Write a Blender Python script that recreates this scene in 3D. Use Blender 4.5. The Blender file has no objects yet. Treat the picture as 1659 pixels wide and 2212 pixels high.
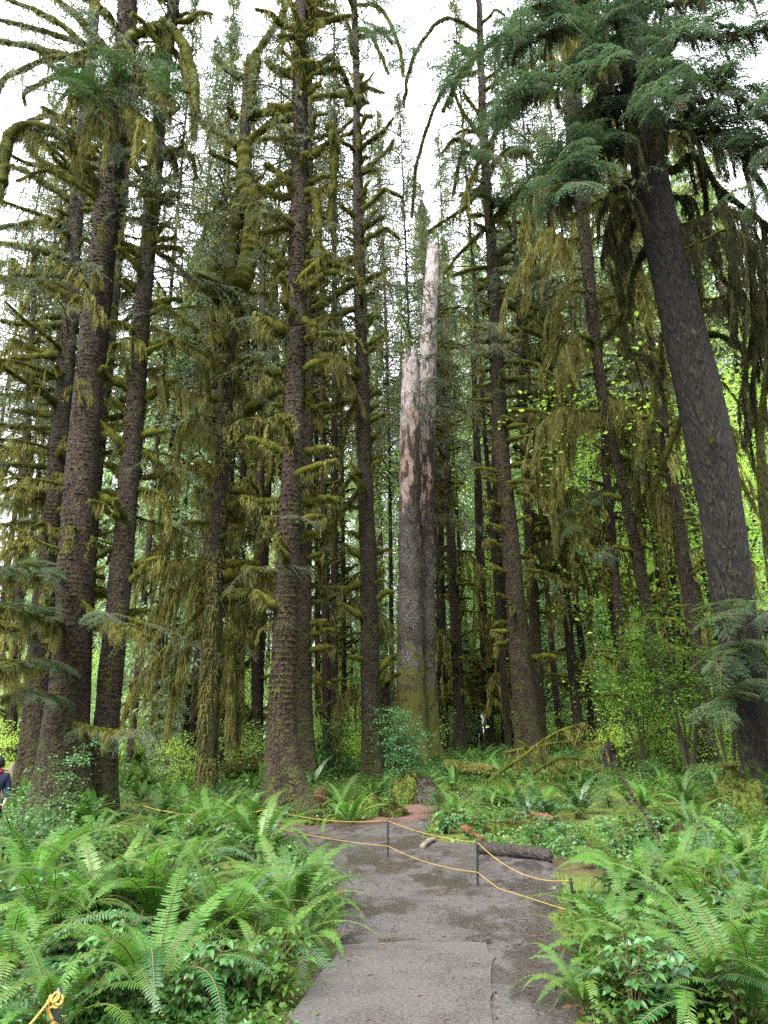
import bpy, math, random
import numpy as np
from mathutils import Matrix, Vector, Euler

# ------------------------------------------------------------------ camera, world, sun, exposure
sc = bpy.context.scene
COL = sc.collection
PITCH, ROLL, CAMZ, FPX = math.radians(18.6), math.radians(1.3), 1.6, 1548.0
cf = Vector((0, math.cos(PITCH), math.sin(PITCH))); cr0 = Vector((1, 0, 0)); cu0 = cr0.cross(cf)
cu = cu0 * math.cos(ROLL) + cr0 * math.sin(ROLL)
cr = cr0 * math.cos(ROLL) - cu0 * math.sin(ROLL)
cam = bpy.data.objects.new('camera', bpy.data.cameras.new('camera')); COL.objects.link(cam)
mw = Matrix.Identity(4)
for i in range(3):
    mw[i][0], mw[i][1], mw[i][2] = cr[i], cu[i], -cf[i]
mw[2][3] = CAMZ
cam.matrix_world = mw
cam.data.sensor_fit = 'VERTICAL'; cam.data.sensor_height = 36.0; cam.data.lens = 36.0 * FPX / 2212.0
cam.data.clip_end = 2000; cam.data.clip_start = 0.05
sc.camera = cam

SUN_EL, SUN_AZ = math.radians(52), math.radians(212)
world = bpy.data.worlds.new('World'); sc.world = world; world.use_nodes = True
wn, wl = world.node_tree.nodes, world.node_tree.links
wn.clear()
sky = wn.new('ShaderNodeTexSky'); sky.sky_type = 'NISHITA'; sky.sun_disc = False
sky.sun_elevation = SUN_EL; sky.sun_rotation = SUN_AZ
tc = wn.new('ShaderNodeTexCoord'); nz = wn.new('ShaderNodeTexNoise'); nz.inputs['Scale'].default_value = 2.5
nz.inputs['Detail'].default_value = 5
wl.new(tc.outputs['Generated'], nz.inputs['Vector'])
cl = wn.new('ShaderNodeMix'); cl.data_type = 'RGBA'
cl.inputs[6].default_value = (8.4, 8.7, 9.4, 1); cl.inputs[7].default_value = (10.4, 10.6, 11.0, 1)
wl.new(nz.outputs['Fac'], cl.inputs[0])
mx = wn.new('ShaderNodeMix'); mx.data_type = 'RGBA'; mx.inputs[0].default_value = 0.9
wl.new(sky.outputs[0], mx.inputs[6]); wl.new(cl.outputs[2], mx.inputs[7])
sxz = wn.new('ShaderNodeSeparateXYZ'); wl.new(tc.outputs['Generated'], sxz.inputs[0])
gr = wn.new('ShaderNodeMapRange'); wl.new(sxz.outputs['Z'], gr.inputs[0]); gr.inputs[1].default_value = 0.1; gr.inputs[2].default_value = 0.95
gr.inputs[3].default_value = 0.40; gr.inputs[4].default_value = 1.5
gm_ = wn.new('ShaderNodeVectorMath'); gm_.operation = 'SCALE'; wl.new(mx.outputs[2], gm_.inputs[0]); wl.new(gr.outputs[0], gm_.inputs[3])
bg = wn.new('ShaderNodeBackground'); bg.inputs['Strength'].default_value = 0.075
wo = wn.new('ShaderNodeOutputWorld')
wl.new(gm_.outputs[0], bg.inputs['Color']); wl.new(bg.outputs[0], wo.inputs['Surface'])
sl = bpy.data.lights.new('sun', 'SUN'); sl.energy = 3.0; sl.angle = math.radians(35); sl.color = (1.0, 0.96, 0.88)
so = bpy.data.objects.new('sun', sl); COL.objects.link(so)
so.rotation_euler = (math.pi / 2 - SUN_EL, 0, math.pi - SUN_AZ)
sc.view_settings.view_transform = 'Standard'; sc.view_settings.look = 'None'
sc.view_settings.exposure = 2.52; sc.view_settings.gamma = 1.0
sc.render.engine = 'CYCLES'
sc.cycles.use_denoising = False; sc.cycles.adaptive_threshold = .01; sc.cycles.sample_clamp_indirect = 4; sc.cycles.max_bounces = 5; sc.cycles.diffuse_bounces = 4; sc.cycles.glossy_bounces = 2
sc.cycles.transmission_bounces = 3; sc.cycles.caustics_reflective = False; sc.cycles.caustics_refractive = False

RS = np.random.RandomState
rng = RS(11)
UP = np.array([0., 0., 1.])

# ------------------------------------------------------------------ pixel helpers (1659 x 2212 reading grid)
def ray(px, py):
    return np.array(cf * FPX + cr * (px - 829.5) - cu * (py - 1106.0))
def at(px, py, Y):
    r = ray(px, py); return np.array([0, 0, CAMZ]) + r * (Y / r[1])
def mpp(P):      # metres per reading pixel at a point
    return float(np.dot(np.asarray(P) - np.array([0, 0, CAMZ]), np.array(cf))) / FPX

def vnoise(P, seed=0):
    P = np.atleast_2d(np.asarray(P, float)) + seed * 17.31
    I = np.floor(P).astype(np.int64); F = P - I; F = F * F * (3 - 2 * F)
    out = 0
    for dx in (0, 1):
        for dy in (0, 1):
            for dz in (0, 1):
                h = (I[:, 0] + dx) * 374761393 + (I[:, 1] + dy) * 668265263 + (I[:, 2] + dz) * 2147483647
                h = (h ^ (h >> 13)) * 1274126177 & 0xffffffff
                h = (h ^ (h >> 16)) & 0xffff
                w = (F[:, 0] if dx else 1 - F[:, 0]) * (F[:, 1] if dy else 1 - F[:, 1]) * (F[:, 2] if dz else 1 - F[:, 2])
                out = out + w * h / 65535.0
    return out
def sstep(a, b, x):
    t = np.clip((x - a) / (b - a), 0, 1); return t * t * (3 - 2 * t)
def hgt(x, y):
    x = np.atleast_1d(np.asarray(x, float)); y = np.atleast_1d(np.asarray(y, float)); x, y = np.broadcast_arrays(x, y)
    cx = 0.35 + 0.03 * y
    side = sstep(1.8, 3.6, np.abs(x - cx)) + sstep(15.5, 18, y); side = np.clip(side, 0, 1)
    P = np.stack([x * .5, y * .5, x * 0], 1)
    return 1.25 * sstep(15, 40, y) + 2.5 * sstep(55, 110, y) + side * (0.30 * (vnoise(P, 3) - .35) + 0.10 * vnoise(P * 4, 5))
def H(x, y): return float(hgt(x, y)[0])
def gpt(px, py):
    r = ray(px, py); r = r / r[1]
    ys = np.arange(2.5, 90, 0.05)
    z = CAMZ + r[2] * ys - hgt(r[0] * ys, ys)
    k = np.argmax(z < 0) if (z < 0).any() else len(ys) - 1
    y = ys[k]; return np.array([r[0] * y, y, H(r[0] * y, y)])
def base(px, Y, py=1700):
    p = at(px, py, Y); return np.array([p[0], Y, H(p[0], Y)])

# ------------------------------------------------------------------ mesh builder
class MB:
    def __init__(s): s.V = []; s.F = []; s.n = 0
    def add(s, V, faces, mat=0, smooth=False):
        V = np.asarray(V, float).reshape(-1, 3)
        for F in faces:
            F = np.asarray(F, np.int64)
            if len(F): s.F.append((F + s.n, mat, smooth))
        s.V.append(V); s.n += len(V)
    def merge(s, o, M=None, remap=None):
        if not o.V: return
        V = np.concatenate(o.V)
        if M is not None:
            A = np.array(M)[:3, :3]; t = np.array(M)[:3, 3]; V = V @ A.T + t
        for F, m, sm in o.F: s.F.append((F + s.n, (remap[m] if remap else m), sm))
        s.V.append(V); s.n += len(V)
    def mesh(s, name, mats):
        me = bpy.data.meshes.new(name)
        if not s.V: return me
        V = np.concatenate(s.V); me.vertices.add(len(V)); me.vertices.foreach_set('co', V.astype(np.float32).ravel())
        L = np.concatenate([F.ravel() for F, _, _ in s.F]).astype(np.int32)
        cnt = np.concatenate([np.full(len(F), F.shape[1]) for F, _, _ in s.F]).astype(np.int32)
        st = np.concatenate([[0], np.cumsum(cnt)[:-1]]).astype(np.int32)
        mi = np.concatenate([np.full(len(F), m) for F, m, _ in s.F]).astype(np.int32)
        sm = np.concatenate([np.full(len(F), k) for F, _, k in s.F]).astype(bool)
        me.loops.add(len(L)); me.loops.foreach_set('vertex_index', L)
        me.polygons.add(len(cnt)); me.polygons.foreach_set('loop_start', st)
        me.polygons.foreach_set('material_index', mi); me.polygons.foreach_set('use_smooth', sm)
        for m in mats: me.materials.append(m)
        me.update(calc_edges=True)
        return me

def put(name, me, parent=None, loc=(0, 0, 0), rot=None, scale=1.0, **tags):
    o = bpy.data.objects.new(name, me); COL.objects.link(o)
    loc = Vector([float(v) for v in loc])
    if parent is not None:
        o.parent = parent
    o.location = loc
    if rot is not None: o.rotation_euler = rot
    o.scale = (scale,) * 3 if not hasattr(scale, '__len__') else scale
    for k, v in tags.items(): o[k] = v
    return o
def thing(name, label, category, loc, group=None, rotz=0):
    o = bpy.data.objects.new(name, None); COL.objects.link(o); o.location = [float(v) for v in loc]
    o.rotation_euler = (0, 0, rotz); o.empty_display_size = .2
    o['label'] = label; o['category'] = category
    if group: o['group'] = group
    return o
def copy_tree(o, parent=None):
    c = o.copy(); COL.objects.link(c); c.parent = parent
    for ch in list(o.children): copy_tree(ch, c)
    return c

# ------------------------------------------------------------------ geometry generators
def unit(A): return A / np.maximum(np.linalg.norm(A, axis=-1, keepdims=True), 1e-9)
def catmull(P, ds):
    P = np.asarray(P, float)
    if len(P) < 3: Q = P
    Q = np.vstack([2 * P[0] - P[1], P, 2 * P[-1] - P[-2]])
    out = []
    for i in range(1, len(Q) - 2):
        n = max(2, int(np.linalg.norm(Q[i + 1] - Q[i]) / ds)); t = np.linspace(0, 1, n, endpoint=False)[:, None]
        a, b, c, d = Q[i - 1], Q[i], Q[i + 1], Q[i + 2]
        out.append(.5 * (2 * b + (c - a) * t + (2 * a - 5 * b + 4 * c - d) * t ** 2 + (3 * b - a - 3 * c + d) * t ** 3))
    out.append(P[-1:]); return np.vstack(out)
def frames(P):
    T = unit(np.gradient(P, axis=0))
    ref = np.where(np.abs(T[:, 2:3]) > .9, np.array([[1., 0, 0]]), UP[None])
    if np.abs(T[:, 2]).mean() > .7: ref = np.repeat(np.array([[0., -1, 0]]), len(P), 0)
    else: ref = np.repeat(UP[None] + np.array([[.02, .03, 0]]), len(P), 0)
    B = unit(np.cross(T, ref)); N = np.cross(B, T)
    return T, N, B      # N points up for level limbs
def tube(mb, P, r, sides=8, mat=0, cap=True, rfun=None, smooth=True):
    P = np.asarray(P, float); n = len(P); r = np.broadcast_to(np.asarray(r, float), (n,))
    T, N, B = frames(P)
    a = np.linspace(0, 2 * np.pi, sides, endpoint=False)
    rr = np.repeat(r[:, None], sides, 1)
    D = N[:, None] * np.cos(a)[None, :, None] + B[:, None] * np.sin(a)[None, :, None]
    if rfun is not None: rr = rfun(rr, P, D, a)
    V = P[:, None] + D * rr[..., None]
    i = np.arange(n - 1)[:, None] * sides; j = np.arange(sides)[None]
    k = (j + 1) % sides
    Q = np.stack([i + j, i + k, i + sides + k, i + sides + j], -1).reshape(-1, 4)
    V = V.reshape(-1, 3); F = [Q]
    if cap:
        V = np.vstack([V, P[0], P[-1] + T[-1] * r[-1] * .6]); c0, c1 = n * sides, n * sides + 1
        jj = np.arange(sides); kk = (jj + 1) % sides; e = (n - 1) * sides
        F.append(np.stack([kk, jj, np.full(sides, c0)], -1)); F.append(np.stack([e + jj, e + kk, np.full(sides, c1)], -1))
    mb.add(V, F, mat, smooth)
def spikes(mb, P, D, W, mat=0):
    n = len(P); V = np.stack([P - W, P + W, P + D], 1).reshape(-1, 3)
    mb.add(V, [np.arange(3 * n).reshape(n, 3)], mat)
def strands(mb, P, D, W, sway, mat=0):
    n = len(P); m = P + D * .36 + sway; q = P + D * .7 - sway * 1.2
    V = np.stack([P - W * .7, P + W * .7, m + W, m - W, q + W * .7, q - W * .7, P + D + sway], 1).reshape(-1, 3)
    b = np.arange(n)[:, None] * 7
    mb.add(V, [b + np.array([0, 1, 2, 3]), b + np.array([3, 2, 4, 5]), b + np.array([5, 4, 6])], mat)
def kites(mb, P, D, W, mat=0, fold=0.0, nrm=None):
    n = len(P)
    if nrm is None: nrm = unit(np.cross(D, W))
    f = nrm * (np.linalg.norm(W, axis=1, keepdims=True) * fold)
    m = P + D * .42
    V = np.stack([P, m - W + f, P + D, m + W + f], 1).reshape(-1, 3); b = np.arange(n)[:, None] * 4
    if fold: mb.add(V, [b + np.array([0, 2, 1]), b + np.array([0, 3, 2])], mat)
    else: mb.add(V, [b + np.array([0, 3, 2, 1])], mat)
def leaves6(mb, P, D, W, nrm, mat=0, fold=.35, droop=.25):
    """pointed leaf with midrib fold, two segments long"""
    n = len(P); L = np.linalg.norm(D, axis=1, keepdims=True); w = np.linalg.norm(W, axis=1, keepdims=True)
    a = P + D * .3; b_ = P + D * .66 - nrm * L * droop * .3; t = P + D - nrm * L * droop
    V = np.stack([P, a - W + nrm * w * fold, a, a + W + nrm * w * fold, b_ - W * .72 + nrm * w * fold * .7, b_, b_ + W * .72 + nrm * w * fold * .7, t], 1).reshape(-1, 3)
    b = np.arange(n)[:, None] * 8
    mb.add(V, [b + np.array([1, 2, 5, 4]), b + np.array([2, 3, 6, 5]), b + np.array([0, 2, 1]), b + np.array([0, 3, 2]),
               b + np.array([4, 5, 7]), b + np.array([5, 6, 7])], mat)
def rdir(R, n): 
    v = R.normal(size=(n, 3)); return unit(v)

# ------------------------------------------------------------------ materials
def nodes(m): m.use_nodes = True; nt = m.node_tree; nt.nodes.clear(); return nt
def lnk(nt, a, b): nt.links.new(a, b)
def noise(nt, vec, scale, detail=3, rough=.6):
    n = nt.nodes.new('ShaderNodeTexNoise'); n.inputs['Scale'].default_value = scale
    n.inputs['Detail'].default_value = detail; n.inputs['Roughness'].default_value = rough
    if vec is not None: lnk(nt, vec, n.inputs['Vector'])
    return n.outputs['Fac']
def mixc(nt, f, a, b, mode='MIX'):
    n = nt.nodes.new('ShaderNodeMix'); n.data_type = 'RGBA'; n.blend_type = mode
    for s, v in ((n.inputs[0], f), (n.inputs[6], a), (n.inputs[7], b)):
        if isinstance(v, (int, float)): s.default_value = v
        elif isinstance(v, tuple): s.default_value = (*v, 1)
        else: lnk(nt, v, s)
    return n.outputs[2]
def maprange(nt, v, a, b, c=0., d=1.):
    n = nt.nodes.new('ShaderNodeMapRange'); n.interpolation_type = 'SMOOTHSTEP'
    lnk(nt, v, n.inputs[0]); n.inputs[1].default_value = a; n.inputs[2].default_value = b
    n.inputs[3].default_value = c; n.inputs[4].default_value = d; return n.outputs[0]
def mth(nt, op, a, b=0.):
    n = nt.nodes.new('ShaderNodeMath'); n.operation = op
    for s, v in ((n.inputs[0], a), (n.inputs[1], b)):
        if isinstance(v, (int, float)): s.default_value = v
        else: lnk(nt, v, s)
    return n.outputs[0]
def objco(nt, sc_=(1, 1, 1)):
    t = nt.nodes.new('ShaderNodeTexCoord'); m = nt.nodes.new('ShaderNodeMapping'); m.inputs['Scale'].default_value = sc_
    lnk(nt, t.outputs['Object'], m.inputs['Vector']); return m.outputs[0]
def principled(nt, col, rough=.8, spec=.3, bump=None, bstr=.5, bdist=.02):
    p = nt.nodes.new('ShaderNodeBsdfPrincipled')
    if isinstance(col, tuple): p.inputs['Base Color'].default_value = (*col, 1)
    else: lnk(nt, col, p.inputs['Base Color'])
    if isinstance(rough, float): p.inputs['Roughness'].default_value = rough
    else: lnk(nt, rough, p.inputs['Roughness'])
    p.inputs['Specular IOR Level'].default_value = spec
    if bump is not None:
        b = nt.nodes.new('ShaderNodeBump'); b.inputs['Strength'].default_value = bstr; b.inputs['Distance'].default_value = bdist
        lnk(nt, bump, b.inputs['Height']); lnk(nt, b.outputs[0], p.inputs['Normal'])
    return p
def out(nt, sh):
    o = nt.nodes.new('ShaderNodeOutputMaterial'); lnk(nt, sh, o.inputs['Surface'])
def leafmat(name, a, b, trans=.35, rough=.45, spec=.4, lowf=1.2, c=None, tcol=1.5, k=.64):
    a, b = tuple(v * k for v in a), tuple(v * k for v in b); c = tuple(v * k for v in c) if c else None
    m = bpy.data.materials.new(name); nt = nodes(m)
    g = nt.nodes.new('ShaderNodeNewGeometry'); t = objco(nt)
    n = noise(nt, t, lowf, 2); n = maprange(nt, n, .3, .7)
    oi = nt.nodes.new('ShaderNodeObjectInfo')
    f = mth(nt, 'ADD', mth(nt, 'MULTIPLY', g.outputs['Random Per Island'], .5), mth(nt, 'MULTIPLY', n, .5))
    col = mixc(nt, f, a, b)
    if c is not None: col = mixc(nt, mth(nt, 'MULTIPLY', oi.outputs['Random'], .8), col, c)
    hs = nt.nodes.new('ShaderNodeHueSaturation'); lnk(nt, col, hs.inputs['Color'])
    lnk(nt, maprange(nt, oi.outputs['Random'], 0, 1, .8, 1.2), hs.inputs['Value'])
    p = principled(nt, hs.outputs[0], rough, spec)
    tr = nt.nodes.new('ShaderNodeBsdfTranslucent')
    tc_ = mixc(nt, 1.0, hs.outputs[0], (tcol, tcol, tcol * .6), 'MULTIPLY'); lnk(nt, tc_, tr.inputs['Color'])
    mxs = nt.nodes.new('ShaderNodeMixShader'); mxs.inputs[0].default_value = trans
    lnk(nt, p.outputs[0], mxs.inputs[1]); lnk(nt, tr.outputs[0], mxs.inputs[2]); out(nt, mxs.outputs[0]); return m
def barkmat(name, dark, light, moss=(.05, .055, .012), mossamt=.5, vscale=(1, 1, .6), cell=9., mosstop=3.0, furrow=False, lichen=0., k=.44):
    dark, light, moss = (tuple(v * k for v in q) for q in (dark, light, moss))
    m = bpy.data.materials.new(name); nt = nodes(m)
    v = objco(nt, vscale)
    vo = nt.nodes.new('ShaderNodeTexVoronoi'); vo.inputs['Scale'].default_value = cell; vo.feature = 'DISTANCE_TO_EDGE' if not furrow else 'F1'
    # warp the cells a little
    nzw = nt.nodes.new('ShaderNodeTexNoise'); nzw.inputs['Scale'].default_value = 6; lnk(nt, v, nzw.inputs['Vector'])
    ad = nt.nodes.new('ShaderNodeVectorMath'); ad.operation = 'MULTIPLY_ADD'
    lnk(nt, nzw.outputs['Color'], ad.inputs[0]); ad.inputs[1].default_value = (.3, .3, .3); lnk(nt, v, ad.inputs[2])
    lnk(nt, ad.outputs[0], vo.inputs['Vector'])
    n1 = noise(nt, v, 14, 5, .7); n2 = noise(nt, objco(nt), 1.1, 3)
    col = mixc(nt, maprange(nt, n1, .35, .72), dark, light)
    edge = maprange(nt, vo.outputs['Distance'], 0., .12 if not furrow else .5)
    col = mixc(nt, edge, mixc(nt, .65, col, (.015, .01, .009)), col)
    if lichen: 
        n5 = noise(nt, objco(nt), 16, 4, .8); n6 = noise(nt, objco(nt), .8, 2)
        col = mixc(nt, mth(nt, 'MULTIPLY', maprange(nt, n5, .52, .62), mth(nt, 'MULTIPLY', maprange(nt, n6, .4, .6), lichen)), col, (.40, .42, .38))
    t = nt.nodes.new('ShaderNodeTexCoord'); sx = nt.nodes.new('ShaderNodeSeparateXYZ'); lnk(nt, t.outputs['Object'], sx.inputs[0])
    low = maprange(nt, sx.outputs['Z'], 0, mosstop, .16, 0)
    mf = maprange(nt, mth(nt, 'ADD', mth(nt, 'ADD', noise(nt, objco(nt), 3.1, 5, .65), low), mth(nt, 'MULTIPLY', n2, .25)), .82 - mossamt * .3, .98 - mossamt * .3)
    mcol = mixc(nt, n1, moss, tuple(c * 2.2 for c in moss))
    col = mixc(nt, mf, col, mcol)
    bmp = mth(nt, 'ADD', mth(nt, 'MULTIPLY', vo.outputs['Distance'], 1.5), n1)
    p = principled(nt, col, .85, .25, bmp, 1., .10); out(nt, p.outputs[0]); return m
def plain(name, a, b, scale=8, rough=.8, spec=.3, bd=.01, v=(1, 1, 1), bstr=.6, k=.62):
    a, b = tuple(q * k for q in a), tuple(q * k for q in b)
    m = bpy.data.materials.new(name); nt = nodes(m); c = objco(nt, v); n = noise(nt, c, scale, 5, .65)
    p = principled(nt, mixc(nt, maprange(nt, n, .3, .7), a, b), rough, spec, n, bstr, bd); out(nt, p.outputs[0]); return m

M_SPRUCE = barkmat('spruce_bark', (.014, .008, .005), (.125, .070, .035), mossamt=.58)
M_SPRUCE2 = barkmat('dark_spruce_bark', (.012, .008, .005), (.110, .062, .030), mossamt=.72, moss=(.042, .045, .011))
M_MOSSBARK = barkmat('mossy_bark', (.018, .012, .009), (.085, .055, .042), mossamt=.8, moss=(.055, .058, .013), mosstop=9)
M_FURROW = barkmat('furrowed_bark', (.007, .006, .005), (.052, .042, .035), mossamt=.34, vscale=(1, 1, .16), cell=13., furrow=True, moss=(.05, .055, .02))
M_SLIM = barkmat('slim_bark', (.018, .012, .010), (.11, .065, .038), mossamt=.5, cell=14)
M_MOSS = leafmat('limb_moss', (.018, .026, .004), (.155, .158, .024), .25, .9, .1, 3., tcol=1.2)
M_LICHEN = leafmat('hanging_moss', (.050, .055, .018), (.30, .285, .10), .5, .9, .1, 2., tcol=1.3, k=0.85)
M_TMOSS = leafmat('trunk_moss', (.022, .024, .007), (.085, .082, .020), .2, .9, .1, 2., tcol=1.2)
M_LICHEN_D = leafmat('dark_hanging_moss', (.026, .03, .015), (.10, .10, .045), .3, .9, .1, 2., tcol=1.2)
M_TWIG = plain('twig_bark', (.045, .032, .022), (.12, .09, .06), 20)
M_TWIGD = plain('dark_mossy_stem', (.015, .013, .006), (.055, .05, .02), 20)
M_SPRN = leafmat('spruce_needles', (.025, .065, .028), (.075, .16, .06), .3, .65, .2, 2.)
M_HEMN = leafmat('hemlock_needles', (.030, .068, .044), (.095, .175, .11), .35, .6, .25, 1.5)
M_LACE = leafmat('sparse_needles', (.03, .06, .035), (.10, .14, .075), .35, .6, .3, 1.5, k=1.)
M_FAR1 = leafmat('far_needles', (.12, .20, .10), (.30, .43, .25), .45, .6, .3, .5, k=1.)  # needle colour paled to stand in for distance haze and light
M_FAR2 = leafmat('far_olive_needles', (.10, .15, .05), (.26, .33, .12), .45, .6, .3, .5, k=1.)  # olive needles, likewise lightened in colour to imitate hazy distance
M_FERN = leafmat('fern_green', (.020, .080, .010), (.075, .175, .022), .35, .5, .28, 2., c=(.06, .165, .024), k=.8)
M_FERN_D = leafmat('old_fern_green', (.014, .055, .018), (.040, .12, .032), .25, .36, .5, 2., k=.8)
M_FERN_Y = leafmat('new_fern_green', (.07, .18, .020), (.14, .27, .032), .4, .45, .5, 2.)
M_DEADF = leafmat('dead_fern', (.10, .045, .02), (.20, .10, .04), .2, .8, .1, 3.)
M_STEM = plain('frond_stem', (.09, .08, .03), (.16, .12, .05), 20)
M_LB = leafmat('bright_leaf', (.15, .27, .055), (.29, .42, .11), .45, .5, .35, .5, k=1.2)
M_LY = leafmat('yellow_green_leaf', (.15, .25, .04), (.28, .38, .08), .45, .5, .35, .5, k=1.2)
M_GC = leafmat('ground_leaf', (.030, .085, .012), (.115, .22, .030), .4, .6, .25, .7)
M_LM = leafmat('mid_leaf', (.022, .075, .018), (.075, .185, .040), .35, .4, .45, 2., k=.8)
M_LC = leafmat('cool_leaf', (.05, .135, .055), (.115, .25, .10), .35, .4, .45, 2., k=.8)
M_MOSSG = plain('ground_moss', (.02, .032, .006), (.11, .14, .024), 14, .95, .1, .04)
M_LOGD = plain('wet_dark_log', (.005, .004, .004), (.040, .027, .020), 16, .5, .35, .06, (.3, 1, 1), 1.)
M_RED = plain('rotting_red_wood', (.07, .025, .012), (.22, .085, .045), 10, .8, .2, .02, (.3, 1, 1))
M_WOOD = plain('weathered_wood', (.10, .08, .06), (.25, .21, .16), 10, .8, .2, .005, (1, 1, .2))
M_ROPE = plain('yellow_rope', (.30, .18, .03), (.46, .31, .07), 60, .8, .4, .002)
M_POST = plain('black_post_plastic', (.006, .010, .010), (.015, .022, .022), 30, .35, .5, .001)

# dead tree: shed bark over bare grey and orange wood
def deadmat():
    m = bpy.data.materials.new('dead_tree_bark'); nt = nodes(m)
    co = objco(nt); v = objco(nt, (1, 1, .4))
    n1 = noise(nt, v, 22, 5, .75)
    bark = mixc(nt, maprange(nt, n1, .4, .7), (.026, .018, .016), (.11, .08, .072))
    n5 = noise(nt, co, 24, 3, .8); n6 = noise(nt, co, .5, 2)
    bark = mixc(nt, mth(nt, 'MULTIPLY', maprange(nt, n5, .5, .6), maprange(nt, n6, .4, .62)), bark, (.27, .28, .26))
    grain = noise(nt, objco(nt, (6, 6, .35)), 5, 4)
    wood = mixc(nt, maprange(nt, grain, .3, .7), (.20, .17, .17), (.47, .41, .41)); wood = mixc(nt, maprange(nt, noise(nt, objco(nt, (1, 1, .3)), 3.5, 4), .55, .62), wood, (.10, .075, .065))
    orange = mixc(nt, grain, (.26, .16, .12), (.42, .28, .22))
    t = nt.nodes.new('ShaderNodeTexCoord'); sx = nt.nodes.new('ShaderNodeSeparateXYZ'); lnk(nt, t.outputs['Object'], sx.inputs[0])
    nb = mth(nt, 'ADD', mth(nt, 'MULTIPLY', noise(nt, objco(nt, (1, 1, .3)), .9, 3, .6), .6), mth(nt, 'MULTIPLY', noise(nt, objco(nt, (1, 1, .2)), 5, 5, .7), .4))
    zz = maprange(nt, sx.outputs['Z'], 5.0, 26., -.20, .16)
    nb2 = mth(nt, 'ADD', nb, zz)
    col = mixc(nt, maprange(nt, nb2, .44, .46), bark, orange)
    col = mixc(nt, maprange(nt, nb2, .47, .50), col, wood)
    mossy = maprange(nt, mth(nt, 'ADD', noise(nt, co, 2.5, 4), maprange(nt, sx.outputs['Z'], 0, 9, .3, 0)), .6, .75)
    col = mixc(nt, mossy, col, mixc(nt, n1, (.05, .06, .012), (.13, .13, .03)))
    p = principled(nt, col, .85, .2, n1, .8, .05); out(nt, p.outputs[0]); return m
M_DEAD = deadmat()

# ------------------------------------------------------------------ mossy limbs
def hangers(mh, pts, R, n, L, lowf=2.5, wid=.014, seed=0, mat=0, lat=.03):
    """strands hanging from random points along a path; length clumped"""
    if n < 1: return
    k = R.randint(0, len(pts), n); P = pts[k] + R.normal(size=(n, 3)) * lat
    c = vnoise(P * lowf, seed) ** 2 * 1.9
    P[:, :2] += (vnoise(P * 9, seed + 1)[:, None] - .5) * .05; P[:, 2] += R.uniform(-.02, .03, n)
    ln = L * (.15 + c) * R.uniform(.35, 1.1, n)
    D = np.stack([R.normal(size=n) * .06 * ln, R.normal(size=n) * .06 * ln, -ln], 1)
    a = R.uniform(0, np.pi, n); W = np.stack([np.cos(a), np.sin(a), 0 * a], 1) * (wid * R.uniform(.5, 1.3, n))[:, None]
    strands(mh, P, D, W, rdir(R, n) * (ln * .07 + .006)[:, None], mat)
def limb(path, r0, r1, R, hang=.3, fuzz=500, hd=110, nside=0, sidelen=1., lump=.45, ds=.07, sides=8, seed=0, fz=.075, wid=.010, droop=1.):
    """-> (branch MB, hanging MB): a moss padded limb and the moss that hangs from it"""
    P = catmull(path, ds); n = len(P); s = np.linspace(0, 1, n)
    P = P + (np.stack([vnoise(P * 1.3, seed + 9), vnoise(P * 1.3, seed + 10), vnoise(P * 1.3, seed + 11)], 1) - .5) * .10 * np.minimum(s * 4, 1)[:, None]
    r = (r0 + (r1 - r0) * s); r = r * (1 - lump * .6 + lump * 1.6 * vnoise(P * 4.5, seed)); r[-1] *= .55
    mb, mh = MB(), MB(); length = np.linalg.norm(np.diff(P, axis=0), axis=1).sum()
    def rf(rr, P_, D_, a): 
        q = vnoise((P_[:, None] + D_ * .1).reshape(-1, 3) * 9, seed + 3).reshape(rr.shape)
        return rr * (.8 + .45 * q) * (1 + .3 * np.clip(-D_[..., 2], 0, 1))
    tube(mb, P, r, sides, 0, rfun=rf)
    k = R.randint(0, n, int(length * fuzz)); T, N, B = frames(P); a = R.uniform(0, 2 * np.pi, len(k))
    nr = N[k] * np.cos(a)[:, None] + B[k] * np.sin(a)[:, None]
    S = P[k] + nr * (r[k] * .9)[:, None] + T[k] * R.uniform(-.5, .5, len(k))[:, None] * ds
    D = (nr * .8 + rdir(R, len(k)) * .5 - UP * .45) * (R.uniform(.4, 1.2, len(k)) * fz)[:, None]
    spikes(mb, S, D, rdir(R, len(k)) * .013, 0)
    hangers(mh, P - UP * (r * .5)[:, None], R, int(length * hd), hang, wid=wid, seed=seed, lat=min(.04, r0 * .5))
    for i in range(nside):
        t = R.uniform(.2, 1.); c = P[int(t * (n - 1))]; d = T[int(t * (n - 1))]; sd = np.cross(d, UP) * R.choice([-1, 1])
        Ls = sidelen * R.uniform(.5, 1.2)
        e = np.array([c, c + (sd * .30 + d * .2) * Ls - UP * Ls * .12 * droop, c + (sd * .42 + d * .3) * Ls - UP * Ls * (.42) * droop, c + (sd * .45 + d * .34) * Ls - UP * Ls * .85 * droop])
        p2 = catmull(e, ds * 1.4); q = np.linspace(1, .35, len(p2)) * max(r1 * .45, .012)
        q = q * (.6 + vnoise(p2 * 6, seed + i))
        tube(mb, p2, q, 5, 0)
        kk = R.randint(0, len(p2), int(Ls * fuzz * .25)); spikes(mb, p2[kk], (rdir(R, len(kk)) * .6 - UP * .5) * fz * 1.1, rdir(R, len(kk)) * .012, 0)
        hangers(mh, p2, R, int(Ls * hd * .7), hang * .8, wid=wid, seed=seed + i, lat=.02)
    return mb, mh

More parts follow.
